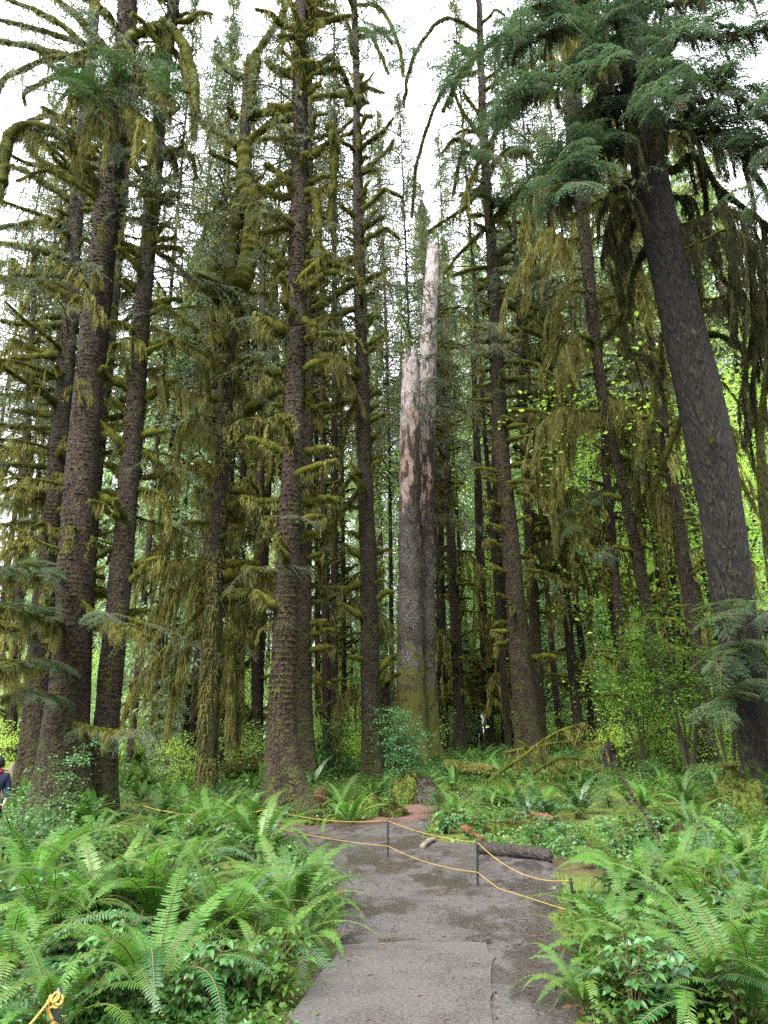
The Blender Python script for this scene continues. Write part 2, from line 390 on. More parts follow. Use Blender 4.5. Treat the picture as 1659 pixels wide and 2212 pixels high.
def spray(L, R, kind='spruce', dens=1., lod=1.):
    """conifer bough along +X: woody axis, side twigs, needles"""
    mb, mn = MB(), MB()
    hem = kind == 'hemlock'
    ax = catmull([[0, 0, 0], [L * .35, 0, L * .05], [L * .7, 0, -L * (.02 if not hem else .08)], [L, 0, -L * (.12 if not hem else .3)]], .06)
    tube(mb, ax, np.linspace(.014, .004, len(ax)) * (L / 1.2), 5, 0)
    n = int(L / .055 * dens); S = []; Dr = []
    for i in range(n):
        t = (i + R.uniform(0, .8)) / n; c = ax[int(t * (len(ax) - 1))]; sd = 1 if i % 2 else -1
        tl = (L * .42) * (1 - t) ** .8 * (1.1 if t > .12 else t * 9) * R.uniform(.7, 1.15) + .05
        dd = np.array([.75, sd * .9, R.uniform(-.15, .1)]); dd = dd / np.linalg.norm(dd)
        m = max(3, int(tl / (.035 / lod))); q = np.linspace(.08, 1, m)[:, None]
        pts = c + dd * tl * q - UP * (tl * (.22 if not hem else .55) * q ** 2) + R.normal(size=(m, 3)) * .006
        S.append(pts); Dr.append(np.repeat(dd[None], m, 0) - UP * (.25 if not hem else .75) * q)
        tube(mb, pts[::max(1, m // 4)], .004, 3, 0, cap=False)
        if tl > .16:
            for j in range(int(tl / .07)):
                u = R.uniform(.2, .9); c2 = pts[int(u * (m - 1))]; s2 = R.choice([-1, 1]); d2 = dd * .7 + np.array([-dd[1], dd[0], 0]) * s2 * .8
                l2 = tl * .4 * (1.1 - u); m2 = max(2, int(l2 / (.035 / lod))); q2 = np.linspace(.1, 1, m2)[:, None]
                p2 = c2 + d2 * l2 * q2 - UP * (l2 * (.15 if not hem else .6) * q2 ** 1.6); S.append(p2); Dr.append(np.repeat(d2[None], m2, 0) - UP * (.2 if not hem else .8) * q2)
    S = np.vstack(S); Dr = unit(np.vstack(Dr)); n = len(S)
    for sgn in (-1, 1):
        side = unit(np.cross(Dr, UP)) * sgn
        D = (Dr * .75 + side * .7 + rdir(R, n) * .3) * (R.uniform(.7, 1.2, n) * (.042 if not hem else .038) / lod ** .6)[:, None]
        W = unit(np.cross(D, UP + rdir(R, n) * .6)) * (.009 if not hem else .013) / lod ** .6
        kites(mn, S, D, W, 0)
    return mb, mn

# library --------------------------------------------------------------------
def cvt(pair, nm, m0, m1): return (pair[0].mesh(nm, [m0]), pair[1].mesh(nm + '_hang', [m1]), pair)
LIB = {}
def mklib():
    R = RS(5)
    def path(L, up, droop, wob=.12):
        return [[-.1, 0, 0], [L * .3, R.uniform(-wob, wob) * L, L * up * .5], [L * .65, R.uniform(-wob, wob) * L, L * up], [L, R.uniform(-wob, wob) * L * 1.5, L * (up - droop)]]
    LIB['stub'] = [cvt(limb(path(R.uniform(.55, 1.05), R.uniform(-.05, .35), R.uniform(-.1, .2)), .09, .065, R, .32, 600, 160, seed=i, ds=.06), 'branch', M_MOSS, M_LICHEN) for i in range(6)]
    LIB['mid'] = [cvt(limb(path(R.uniform(1.2, 1.8), R.uniform(-.05, .25), R.uniform(-.1, .3)), .085, .045, R, .30, 480, 150, nside=2, sidelen=.5, seed=20 + i), 'branch', M_MOSS, M_LICHEN) for i in range(6)]
    LIB['long'] = [cvt(limb(path(R.uniform(2.4, 3.4), R.uniform(-.02, .18), R.uniform(-.05, .25)), .085, .035, R, .34, 420, 150, nside=5, sidelen=.7, seed=40 + i), 'branch', M_MOSS, M_LICHEN) for i in range(6)]
    LIB['thin'] = [cvt(limb(path(R.uniform(1.6, 2.8), R.uniform(-.1, .1), R.uniform(.1, .5)), .03, .012, R, .42, 130, 60, nside=6, sidelen=.8, seed=60 + i, wid=.011), 'branch', M_MOSS, M_LICHEN) for i in range(5)]
    LIB['curtain'] = [cvt(limb(path(R.uniform(2., 3.), .05, R.uniform(.3, .7)), .04, .018, R, 1.2, 150, 190, nside=12, sidelen=1.5, seed=80 + i, wid=.009, droop=1.3), 'branch', M_MOSS, M_LICHEN) for i in range(5)]
    LIB['curtain_d'] = [(a, _retint(b, M_LICHEN_D), p) for a, b, p in LIB['curtain']]
    LIB['spruce'] = [cvt(spray(R.uniform(1.1, 1.6), R, 'spruce'), 'foliage', M_TWIG, M_SPRN) for i in range(4)]
    LIB['hemlock'] = [cvt(spray(R.uniform(1.1, 1.6), R, 'hemlock'), 'foliage', M_TWIG, M_HEMN) for i in range(5)]
    LIB['lace'] = [cvt(lace(R.uniform(2.2, 3.2), R), 'twigs', M_TWIG, M_LACE) for i in range(6)]
    # light versions to be merged into crowns of farther trees
    LIB['lstub'] = [limb(path(R.uniform(.5, 1.1), R.uniform(-.05, .3), R.uniform(-.1, .2)), .075, .045, R, .38, 70, 34, seed=100 + i, ds=.12, sides=5, fz=.08, wid=.022) for i in range(6)]
    LIB['llong'] = [limb(path(R.uniform(1.4, 2.6), R.uniform(-.02, .15), R.uniform(0, .3)), .06, .025, R, .45, 50, 34, nside=4, sidelen=.9, seed=120 + i, ds=.16, sides=5, fz=.08, wid=.022) for i in range(6)]
    LIB['lcurt'] = [limb(path(R.uniform(1.6, 2.6), .05, R.uniform(.3, .7)), .04, .02, R, 1.2, 40, 45, nside=8, sidelen=1.4, seed=140 + i, ds=.2, sides=4, fz=.08, wid=.026, droop=1.3) for i in range(5)]
def lace(L, R):
    mb, mn = MB(), MB(); dr = R.uniform(.15, .5)
    ax = catmull([[0, 0, 0], [L * .35, R.normal() * .1, -L * dr * .1], [L * .7, R.normal() * .2, -L * dr * .45], [L, R.normal() * .3, -L * dr]], .08)
    tube(mb, ax, np.linspace(.022, .006, len(ax)), 4, 0)
    for i in range(int(L * 11)):
        c = ax[int(R.uniform(.1, 1) * (len(ax) - 1))]; a = R.choice([-1, 1]) * R.uniform(.5, 1.4); l = R.uniform(.3, .95); d = np.array([math.cos(a), math.sin(a), R.uniform(-.7, .05)])
        p = catmull([c, c + d * l * .5 - UP * .03, c + d * l - UP * l * R.uniform(.1, .55)], .08); tube(mb, p, np.linspace(.006, .003, len(p)), 3, 0, cap=False)
        n = int(l * 42); k = R.randint(0, len(p), n); dd = unit(rdir(R, n) * .6 + d * .4 - UP * R.uniform(.1, 1.4, n)[:, None]) * R.uniform(.04, .13, n)[:, None]
        kites(mn, p[k] + R.normal(size=(n, 3)) * .015, dd, unit(np.cross(dd, rdir(R, n))) * .009, 0)
    return mb, mn
def _retint(me, mat):
    c = me.copy(); c.materials.clear(); c.materials.append(mat); return c
mklib()

# ------------------------------------------------------------------ trunks
class Tree: pass
def make_tree(name, label, axis, Y, mat, flare=.5, top=34., group=None, sides=44, flakes=2500, tuft=2200, lod=1., rough=.03, hang_mat=None, cut=None, category='tree', dY=0., tuftlen=.16, jag=0.):
    """axis: list of (px, py, width_px) from the base up, at distance Y (plus dY metres by the top)"""
    R = RS(abs(hash(label)) % 9999 if False else sum(map(ord, label)) % 9973)
    pts = []; rad = []
    y0, y1 = axis[0][1], axis[-1][1]
    for (px, py, w) in axis:
        p = at(px, py, Y + dY * (y0 - py) / max(1, y0 - y1)); pts.append(p); rad.append(w * .5 * mpp(p))
    pts = np.array(pts); rad = np.array(rad)
    b = np.array([pts[0][0], pts[0][1], H(pts[0][0], pts[0][1])])
    if pts[0][2] > b[2] + .3:     # extend down to the ground
        d = (pts[0] - pts[1]); d = d / abs(d[2]); e = pts[0] + d * (pts[0][2] - b[2]); b = np.array([e[0], e[1], H(e[0], e[1])])
        pts = np.vstack([b, pts]); rad = np.concatenate([[rad[0] * 1.05], rad])
    else: pts[0] = b
    pts = np.vstack([pts[0] - UP * .5, pts]); rad = np.concatenate([[rad[0]], rad])
    if cut is None and pts[-1][2] < top:
        d = pts[-1] - pts[-3]; d = d / d[2]; k = top - pts[-1][2]
        pts = np.vstack([pts, pts[-1] + d * k]); rad = np.concatenate([rad, [rad[-1] * .45]])
    ds = .14 / lod
    P = catmull(pts, ds); zz = P[:, 2]
    o_ = np.argsort(pts[:, 2]); r = np.interp(zz, pts[o_, 2], rad[o_])
    ph = R.uniform(0, 6.28, 3); nl = R.randint(4, 7)
    def rf(rr, P_, D_, a):
        hh = np.clip(P_[:, 2] - b[2], 0, 99)[:, None]
        fl = flare * np.exp(-hh / .75) * (1 + .65 * np.sin(a[None] * nl + ph[0]) + .3 * np.sin(a[None] * (nl + 3) + ph[1])) + .12 * flare * np.exp(-hh / 3.)
        Q = (P_[:, None] + D_ * rr[..., None])
        q = vnoise(Q.reshape(-1, 3) * (np.array([6, 6, 2.2]) if mat is not M_FURROW else np.array([11, 11, .9])), 7).reshape(rr.shape) + .6 * vnoise(Q.reshape(-1, 3) * np.array([14, 14, 4.5]), 8).reshape(rr.shape)
        big = vnoise(Q.reshape(-1, 3) * .7, 4).reshape(rr.shape) - .5
        return rr * (1 + fl + big * .12) + (q - .8) * rough
    mb = MB(); tube(mb, P, r, sides, 0, cap=cut is not None, rfun=rf)
    if jag:    # splintered broken top
        a = np.linspace(0, 2 * np.pi, 26, endpoint=False); ring = P[-1] + np.stack([np.cos(a), np.sin(a), 0 * a], 1) * r[-1] * .85
        spikes(mb, ring - UP * .3, np.stack([R.normal(size=26) * .08, R.normal(size=26) * .08, R.uniform(.3, 1., 26) ** 2 * jag + .4], 1), np.stack([-np.sin(a), np.cos(a), 0 * a], 1) * .13 * r[-1] * 2)
    def surf(n, lo=0, hi=None, rs=R):
        hi = hi or (len(P) - 1)
        k = rs.randint(lo, hi, n); a = rs.uniform(0, 2 * np.pi, n); nr = np.stack([np.cos(a), np.sin(a), 0 * a], 1)
        hh = np.clip(P[k, 2] - b[2], 0, 99); f = 1 + .75 * flare * np.exp(-hh / .75)
        return P[k] + nr * (r[k] * f)[:, None], nr, hh
    if flakes:
        S, nr, hh = surf(flakes); tg = np.stack([-nr[:, 1], nr[:, 0], 0 * hh], 1)
        sz = R.uniform(.015, .05, flakes)[:, None]
        kites(mb, S + nr * .005, (UP * -.8 + nr * R.uniform(.25, 1.1, flakes)[:, None] + tg * R.normal(size=flakes)[:, None] * .4) * sz * 1.5, tg * sz, 0)
    t = thing(name, label, category, b, group)
    mb.V = [v - b for v in mb.V]
    put('trunk', mb.mesh('trunk', [mat]), t)
    if tuft:
        S, nr, hh = surf(tuft * 3)
        keep = (vnoise(S * np.array([2.2, 2.2, 1.1]), 12) + .16 * np.exp(-hh / 2.5) + R.uniform(-.12, .12, len(hh))) > .56
        S, nr = S[keep], nr[keep]; n = len(S); mt = MB()
        ln = (R.uniform(.25, 1.3, n) * tuftlen)[:, None]; tg = np.stack([-nr[:, 1], nr[:, 0], np.zeros(n)], 1)
        strands(mt, S - b + nr * .01, (-UP * .85 + nr * R.uniform(.05, .5, n)[:, None] + rdir(R, n) * .2) * ln, tg * .014, nr * .02)
        put('trunk_moss', mt.mesh('trunk_moss', [hang_mat or M_TMOSS]), t)
    T = Tree(); T.o = t; T.b = b; T.P = P; T.r = r; T.R = R; T.Y = Y; T.nb = 0
    return T
def on_axis(T, z):
    k = int(np.argmin(np.abs(T.P[:, 2] - z))); return T.P[k], T.r[k]
def dress(T, kind, n, z0, z1, s0=.8, s1=1.2, yaw=None, spread=3.14, tilt=(-.25, .25), hang=True):
    R = T.R; z = np.sort(T.b[2] + z0 + (z1 - z0) * (np.arange(n) + R.uniform(0, 1, n)) / n)
    for i in range(n):
        c, r = on_axis(T, z[i]); a = ((R.uniform(-math.pi, math.pi) if kind != 'stub' or R.uniform() < .4 else R.choice([0, math.pi]) + R.uniform(-.7, .7)) if yaw is None else yaw + R.uniform(-spread, spread))
        me, mh, _ = LIB[kind][R.randint(len(LIB[kind]))]
        p = c + np.array([math.cos(a), math.sin(a), 0]) * r * .8 - T.b
        br = put('branch', me, T.o, p, (0, R.uniform(*tilt), a), R.uniform(s0, s1))
        if hang: put('hanging_moss', mh, br)
        T.nb += 1
def dress2(T, n, z0, z1):
    R = T.R
    for i in range(n):
        c, r = on_axis(T, T.b[2] + z0 + (z1 - z0) * (i + R.uniform(0, 1)) / n); a = R.uniform(-3.14, 3.14); q = LIB['lace'][R.randint(6)]
        put('twig_spray', _both(q[0], q[1]), T.o, c - T.b, (R.uniform(-.2, .2), R.uniform(-.3, .2), a), R.uniform(1.0, 1.8))
def limbs(T, specs, nm='branch', lm=None):
    """explicit limbs drawn through reading-grid points at the tree's distance; (pts, r_px, opts)"""
    R = T.R
    for sp in specs:
        pts, rp = sp[0], sp[1]; op = sp[2] if len(sp) > 2 else {}
        dy = op.get('dy', R.uniform(-.8, .8)); m = len(pts)
        W = np.array([at(x, y, T.Y + dy * i / (m - 1)) for i, (x, y) in enumerate(pts)])
        r0 = rp * mpp(W[0]) * .92; L = np.linalg.norm(np.diff(W, axis=0), axis=1).sum()
        mb, mh = limb(W, r0, r0 * op.get('tip', .5), R, op.get('hang', .3), 800 if r0 > .05 else 300, op.get('hd', 230), op.get('ns', 3), op.get('sl', .5), lump=op.get('lump', .2 if op.get('tip', .5) > .8 else .45), seed=R.randint(999), droop=op.get('droop', 1.))
        o0 = W[0]
        for q in (mb, mh): q.V = [v - o0 for v in q.V]
        br = put(nm, mb.mesh('branch', [op.get('mat', M_MOSS)]), T.o, o0 - T.b)
        put('hanging_moss', mh.mesh('hanging_moss', [lm or M_LICHEN]), br)
        for j in range(op.get('lace', 2) if lm is None else 0):
            u = R.uniform(.25, 1.); k = int(u * (len(W) - 1) * .999); q = W[k] + (W[min(k + 1, m - 1)] - W[k]) * (u * (len(W) - 1) - k); a = R.uniform(-3.14, 3.14)
            put('twigs', _both(*LIB['lace'][R.randint(6)][:2]), br, q - o0, (0, R.uniform(-.2, .4), a), R.uniform(.3, .6))
        if op.get('fol'):
            P = catmull(W, .1); Tn = np.gradient(P, axis=0); lib = LIB[op.get('fk', 'hemlock')]
            for j in range(op['fol']):
                u = R.uniform(op.get('f0', .15), 1.); k = int(u * (len(P) - 1)); d = Tn[k]; az = math.atan2(d[1], d[0]) + R.choice([-1, 1]) * R.uniform(.1, 1.25)
                f0, f1, _ = lib[R.randint(len(lib))]; s = R.uniform(*op.get('fs', (.8, 1.25)))
                sp_ = put('foliage', _both(f0, f1), br, P[k] - o0, (R.uniform(-.35, .35), R.uniform(-.1, op.get('ft', .5)), az), s)
_bc = {}
def _both(a, b):
    k = (a.name, b.name)
    if k not in _bc:
        for kk in ('spruce', 'hemlock', 'lace'):
            for x in LIB[kk]:
                if x[0] is a:
                    mb = MB(); mb.merge(x[2][0]); mb.merge(x[2][1], remap={0: 1}); _bc[k] = mb.mesh('foliage', [M_TWIG, {'spruce': M_SPRN, 'hemlock': M_HEMN, 'lace': M_LACE}[kk]])
    return _bc[k]

# ================================================================== SETTING: ground and path
def struct(name, me, **kw): o = put(name, me, kind='structure', **kw); return o
xs = np.unique(np.concatenate([np.linspace(-150, -14, 40), np.arange(-14, 14, .2), np.linspace(14, 150, 40)]))
ys = np.unique(np.concatenate([np.linspace(-12, 3, 16), np.arange(3, 24, .2), np.linspace(24, 50, 52), np.linspace(50, 260, 50)]))
X, Yg = np.meshgrid(xs, ys); V = np.stack([X.ravel(), Yg.ravel(), hgt(X.ravel(), Yg.ravel())], 1)
nx, ny = len(xs), len(ys); i = np.arange(ny - 1)[:, None] * nx + np.arange(nx - 1)[None]; i = i.ravel()
gm = bpy.data.materials.new('forest_floor'); nt = nodes(gm); co = objco(nt)
n1 = noise(nt, co, .55, 4); n2 = noise(nt, co, 14, 5, .7); n3 = noise(nt, co, 45, 3)
duff = mixc(nt, n2, (.018, .010, .007), (.075, .040, .024)); mossc = mixc(nt, n2, (.03, .05, .008), (.10, .13, .02))
col = mixc(nt, maprange(nt, mth(nt, 'ADD', n1, mth(nt, 'MULTIPLY', n2, .3)), .52, .66), duff, mossc)
out(nt, principled(nt, col, .9, .2, mth(nt, 'ADD', n2, n3), .8, .05).outputs[0])
mb = MB(); mb.add(V, [np.stack([i, i + 1, i + nx + 1, i + nx], 1)], 0, True); struct('forest_floor', mb.mesh('forest_floor', [gm]))

PPX = [(640, 2230), (668, 2130), (722, 2060), (742, 1960), (722, 1880), (650, 1830), (560, 1800), (560, 1782), (700, 1785), (800, 1772),
       (862, 1752), (925, 1728), (962, 1742), (930, 1785), (905, 1808), (960, 1822), (1040, 1832), (1190, 1852), (1218, 1905), (1205, 1985), (1222, 2060), (1248, 2130), (1262, 2230)]
poly = np.array([gpt(*p)[:2] for p in PPX]); poly = np.vstack([poly, [poly[-1][0] - .2, -8], [poly[0][0] + .1, -8]])
def inpoly(x, y, pl=poly):
    c = np.zeros(len(x), bool); j = len(pl) - 1
    for i in range(len(pl)):
        xi, yi = pl[i]; xj, yj = pl[j]
        c ^= ((yi > y) != (yj > y)) & (x < (xj - xi) * (y - yi) / (yj - yi + 1e-12) + xi); j = i
    return c
def pdist(x, y, pl=poly):
    d = np.full(len(x), 1e9)
    for i in range(len(pl)):
        a = pl[i]; b = pl[(i + 1) % len(pl)]; ab = b - a; t = np.clip(((x - a[0]) * ab[0] + (y - a[1]) * ab[1]) / (ab @ ab), 0, 1)
        d = np.minimum(d, np.hypot(x - a[0] - t * ab[0], y - a[1] - t * ab[1]))
    return np.where(inpoly(x, y, pl), d, -d)
def sheet(name, pl, mat, cell, lift, feather, y0, y1, bumpy=.0, x0=-4, x1=4):
    xs = np.arange(x0, x1, cell); ys = np.arange(y0, y1, cell); X, Y = np.meshgrid(xs, ys); x, y = X.ravel(), Y.ravel()
    d = pdist(x, y, pl) + (vnoise(np.stack([x * 4, y * 4, x * 0], 1), 2) - .5) * .22 * (feather > .03)
    z = hgt(x, y) + np.where(d > feather, lift, -.06 + (lift + .06) * np.clip(d / feather + .5, 0, 1)) + bumpy * (vnoise(np.stack([x * 1.1, y * 1.1, x * 0], 1), 21) + .35 * vnoise(np.stack([x * 9, y * 9, x * 0], 1), 22) - .6)
    nx = len(xs); i = (np.arange(len(ys) - 1)[:, None] * nx + np.arange(nx - 1)[None]).ravel()
    ok = (d[i] > -feather * .6)
    mb = MB(); mb.add(np.stack([x, y, z], 1), [np.stack([i, i + 1, i + nx + 1, i + nx], 1)[ok]], 0, True)
    return mb.mesh(name, [mat])
pm = bpy.data.materials.new('wet_path'); nt = nodes(pm); co = objco(nt)
n1 = noise(nt, co, 1.3, 4); n2 = noise(nt, co, 30, 5, .75); n3 = noise(nt, co, 120, 2, .8)
t = nt.nodes.new('ShaderNodeTexCoord'); sx = nt.nodes.new('ShaderNodeSeparateXYZ'); lnk(nt, t.outputs['Object'], sx.inputs[0])
grey = mixc(nt, maprange(nt, n2, .3, .7), (.018, .0155, .015), (.064, .056, .054))
grey = mixc(nt, maprange(nt, n3, .6, .7), grey, (.17, .16, .155))
grey = mixc(nt, maprange(nt, n1, .45, .65, 0, .35), grey, (.024, .019, .017))
red = mixc(nt, n2, (.022, .010, .007), (.105, .045, .030))
far = maprange(nt, mth(nt, 'ADD', sx.outputs['Y'], mth(nt, 'MULTIPLY', n1, 3.)), 18.0, 19.4)
col = mixc(nt, far, grey, red)
pud = mth(nt, 'MULTIPLY', maprange(nt, noise(nt, objco(nt, (1.3, .55, 1)), 1.0, 4, .6), .47, .60), maprange(nt, far, 0, .1, 1, 0)); col = mixc(nt, mth(nt, 'MULTIPLY', pud, .35), col, (.014, .011, .009))
wet = mth(nt, 'MAXIMUM', maprange(nt, n1, .40, .56, .14, .5), mth(nt, 'MULTIPLY', far, .8))
wetr = mth(nt, 'ADD', wet, mth(nt, 'MULTIPLY', n2, .22))
wetr = mth(nt, 'MULTIPLY', wetr, maprange(nt, pud, 0, 1, 1, .18)); hb = mth(nt, 'MULTIPLY', mth(nt, 'ADD', n2, n3), maprange(nt, pud, 0, 1, 1, .12))
out(nt, principled(nt, col, wetr, .5, hb, .6, .02).outputs[0])
struct('path', sheet('path', poly, pm, .06, .03, .16, -8, 22, .035))
# the paved mat that ends with a raised edge
spx = [(702, 2115), (735, 2058), (900, 2049), (1047, 2044), (1064, 2075), (1061, 2230)]
sp_ = np.array([gpt(*p)[:2] for p in spx]); sp_ = np.vstack([sp_, [sp_[-1][0] - .01, -7.5], [-.75, -7.5], [-.75, 4.5]])
pav = bpy.data.materials.new('worn_paving'); nt = nodes(pav); co = objco(nt)
n1 = noise(nt, co, 1.7, 4); n2 = noise(nt, co, 38, 5, .75); n3 = noise(nt, co, 150, 2, .8)
grey = mixc(nt, maprange(nt, n2, .3, .7), (.018, .0155, .015), (.064, .056, .054)); grey = mixc(nt, maprange(nt, n3, .6, .7), grey, (.17, .16, .155))
grey = mixc(nt, maprange(nt, n1, .5, .65, 0, .4), grey, (.028, .023, .021))
out(nt, principled(nt, grey, mth(nt, 'ADD', maprange(nt, n1, .4, .6, .3, .55), mth(nt, 'MULTIPLY', n2, .2)), .45, mth(nt, 'ADD', n2, n3), .35, .01).outputs[0])
sp_ = np.vstack([np.linspace(sp_[q], sp_[(q + 1) % len(sp_)], 14 if q < 6 else 2, endpoint=False) for q in range(len(sp_))]); sp_ = sp_ + (np.stack([vnoise(np.c_[sp_ * 7, sp_[:, :1] * 0], 1), vnoise(np.c_[sp_ * 7, sp_[:, :1] * 0], 2)], 1) - .5) * .06
tp = [np.array([p[0], p[1], .052]) for p in sp_]; bt = [np.array([p[0], p[1], .0]) for p in sp_]; n = len(tp)
mb = MB(); j = np.arange(n); k = (j + 1) % n
mb.add(np.array(tp + bt), [np.arange(n)[::-1][None], np.stack([j, k, k + n, j + n], 1)], 0)
struct('paved_mat', mb.mesh('paved_mat', [pav]))
c = gpt(1034, 2048); mb = MB()
mb.add(np.array([[-.13, -.03, 0], [.09, -.07, 0], [.08, .05, .0], [-.1, .03, .0], [-.12, -.02, .012], [.10, -.06, .05], [.085, .05, .055], [-.1, .03, .02]]),
       [np.array([[4, 5, 6, 7], [0, 1, 5, 4], [1, 2, 6, 5], [2, 3, 7, 6], [3, 0, 4, 7]])], 0)
put('paving_corner', mb.mesh('paving_corner', [M_LOGD]), None, c + UP * .052, kind='thing', label='torn black upturned corner at the end of the grey paving', category='paving flap')

# gravel, twigs and litter on the path
R = RS(3); n = 16000
y = 4 + 13 * R.uniform(0, 1, n) ** 1.3; x = R.uniform(-2.2, 2.8, n); ok = (pdist(x, y) > -.1)
edge = np.exp(-np.abs(pdist(x, y)) / .25); ok &= R.uniform(0, 1, n) < (.30 + .9 * edge); x, y = x[ok], y[ok]; n = len(x)
mb = MB(); c = np.stack([x, y, hgt(x, y) + .045], 1); s = R.uniform(.002, .009, n) * R.uniform(.6, 1.6, n)
V = np.repeat(c[:, None], 6, 1); o8 = np.array([[1, 0, 0], [-1, 0, 0], [0, 1, 0], [0, -1, 0], [0, 0, .7], [0, 0, -.7]]); V = V + (o8[None] + R.normal(size=(n, 6, 3)) * .25) * s[:, None, None]
b = np.arange(n)[:, None] * 6; tri = [[0, 2, 4], [2, 1, 4], [1, 3, 4], [3, 0, 4], [2, 0, 5], [1, 2, 5], [3, 1, 5], [0, 3, 5]]
mb.add(V.reshape(-1, 3), [b + np.array(q) for q in tri], 0)
put('gravel', mb.mesh('gravel', [plain('litter', (.02, .016, .014), (.08, .06, .05), 3, .7)]), kind='stuff', label='small dark stones and bits scattered on the wet path', category='gravel')
mb = MB(); n = 900; y = 4.5 + 14 * R.uniform(0, 1, n); x = R.uniform(-2.4, 3., n); ok = pdist(x, y) > -.3; x, y = x[ok], y[ok]
for i in range(len(x)):
    a = R.uniform(0, 3.14); L = R.uniform(.04, .16); p = np.array([x[i], y[i], H(x[i], y[i]) + .05]); d = np.array([math.cos(a), math.sin(a), 0]) * L
    tube(mb, [p, p + d * .5 + UP * .008 + np.array([-d[1], d[0], 0]) * .15, p + d], .0035, 4, 0)
put('twig_litter', mb.mesh('twig_litter', [plain('twig', (.05, .03, .02), (.13, .08, .05), 3, .8)]), kind='stuff', label='short brown twigs and needles littering the wet path', category='twigs')

# ================================================================== THE NEAR TREES
AL = 'left group'
A1 = make_tree('spruce_tree', 'massive scaly brown trunk, nearest and thickest of the left cluster', [(133, 1790, 128), (148, 1500, 82), (160, 1300, 76), (178, 1000, 66), (205, 700, 56), (235, 430, 50), (262, 200, 42), (277, 0, 38)], 19.5, M_SPRUCE, .28, 36, flakes=7000, tuft=2600)
A0 = make_tree('spruce_tree', 'dark trunk at far left of the cluster with many long mossy limbs to the left', [(66, 1730, 66), (80, 1500, 48), (100, 1250, 46), (125, 1000, 42), (150, 700, 34), (165, 450, 28), (190, 200, 24), (205, 0, 20)], 24., M_SPRUCE2, .35, 38, flakes=3500, tuft=2500)
A2 = make_tree('spruce_tree', 'shadowed trunk half hidden between the massive left trunk and its slimmer neighbour', [(172, 1700, 34), (185, 1400, 28), (205, 1050, 30), (240, 700, 26), (262, 450, 20), (290, 150, 15)], 28., M_SPRUCE2, .3, 38, flakes=1500, tuft=2500)
A3 = make_tree('spruce_tree', 'leaning brown trunk on the right of the left cluster, ferns at its foot', [(212, 1785, 62), (235, 1500, 50), (265, 1200, 46), (290, 900, 40), (305, 700, 36), (328, 450, 32), (350, 200, 26), (375, 0, 22)], 20., M_SPRUCE2, .3, 36, flakes=3500, tuft=2600)
TC = make_tree('spruce_tree', 'crooked trunk with peeling bark and a thick moss sleeve high up', [(443, 1725, 42), (453, 1500, 42), (465, 1250, 38), (478, 1050, 32), (492, 800, 28), (508, 600, 26), (525, 400, 22), (530, 250, 18), (538, 120, 13)], 25., M_MOSSBARK, .25, 26, flakes=3500, tuft=5200, tuftlen=.3, hang_mat=M_LICHEN)
TD = make_tree('spruce_tree', 'tall straight trunk with flared mossy foot behind the yellow rope', [(620, 1785, 80), (608, 1600, 62), (618, 1300, 50), (631, 1000, 45), (640, 700, 40), (646, 400, 33), (650, 0, 22)], 19.5, M_SPRUCE, .62, 38, flakes=6000, tuft=3200)
D2 = make_tree('spruce_tree', 'narrower trunk tucked just behind the tall flared one', [(664, 1700, 42), (656, 1500, 34), (658, 1200, 30), (663, 900, 28), (665, 600, 20), (668, 300, 13)], 26.5, M_SPRUCE2, .45, 34, flakes=2500, tuft=2600)
TE = make_tree('spruce_tree', 'straight dark trunk bristling with short mossy stubs, left of the pale dead tree', [(808, 1670, 46), (801, 1500, 42), (795, 1200, 36), (788, 1000, 30), (780, 700, 26), (773, 450, 21), (770, 200, 15), (766, 0, 11)], 28., M_SPRUCE2, .3, 44, flakes=3500, tuft=3000)
F1 = make_tree('dead_tree', 'dead trunk with grey bare wood and a broken splintered top', [(888, 1590, 66), (886, 1400, 56), (885, 1200, 50), (886, 1000, 46), (887, 850, 40), (890, 780, 34)], 34., M_DEAD, .3, 22, flakes=900, tuft=900, cut=1, jag=1.2, rough=.08)
F2 = make_tree('dead_tree', 'taller barkless dead trunk just right of the broken one', [(928, 1600, 40), (924, 1400, 34), (922, 1100, 34), (925, 800, 36), (930, 650, 33), (936, 545, 27)], 35.5, M_DEAD, .4, 40, flakes=900, tuft=900, cut=1, jag=1.0, rough=.08)
TG = make_tree('spruce_tree', 'dark trunk right of the dead pair with one sided mossy limbs', [(1140, 1600, 52), (1122, 1400, 44), (1105, 1200, 40), (1085, 1000, 35), (1072, 750, 29), (1063, 560, 24), (1045, 300, 17), (1035, 0, 12)], 31., M_SPRUCE2, .3, 44, flakes=3500, tuft=3000)
G2 = make_tree('spruce_tree', 'thin dark trunk close behind the one with one sided limbs', [(1166, 1560, 26), (1155, 1350, 24), (1143, 1150, 22), (1130, 900, 16), (1120, 650, 12), (1112, 500, 8)], 35., M_SPRUCE2, .2, 34, flakes=800, tuft=2600, sides=24)
TM = make_tree('hemlock_tree', 'huge furrowed grey trunk leaning left at the right edge', [(1668, 1770, 84), (1645, 1640, 74), (1608, 1450, 84), (1578, 1250, 88), (1540, 1000, 92), (1475, 700, 88), (1428, 500, 78), (1390, 300, 70), (1372, 180, 62), (1350, -60, 50)], 20., M_FURROW, .28, 40, flakes=0, tuft=700, dY=-1.5)
TN = make_tree('hemlock_tree', 'dark trunk behind the drooping foliage left of the leaning tree', [(1440, 1660, 28), (1395, 1300, 26), (1345, 1050, 20), (1300, 850, 21), (1262, 500, 28), (1240, 250, 40), (1225, 0, 40)], 30., M_SPRUCE2, .3, 44, flakes=2000, tuft=2500, dY=-7)

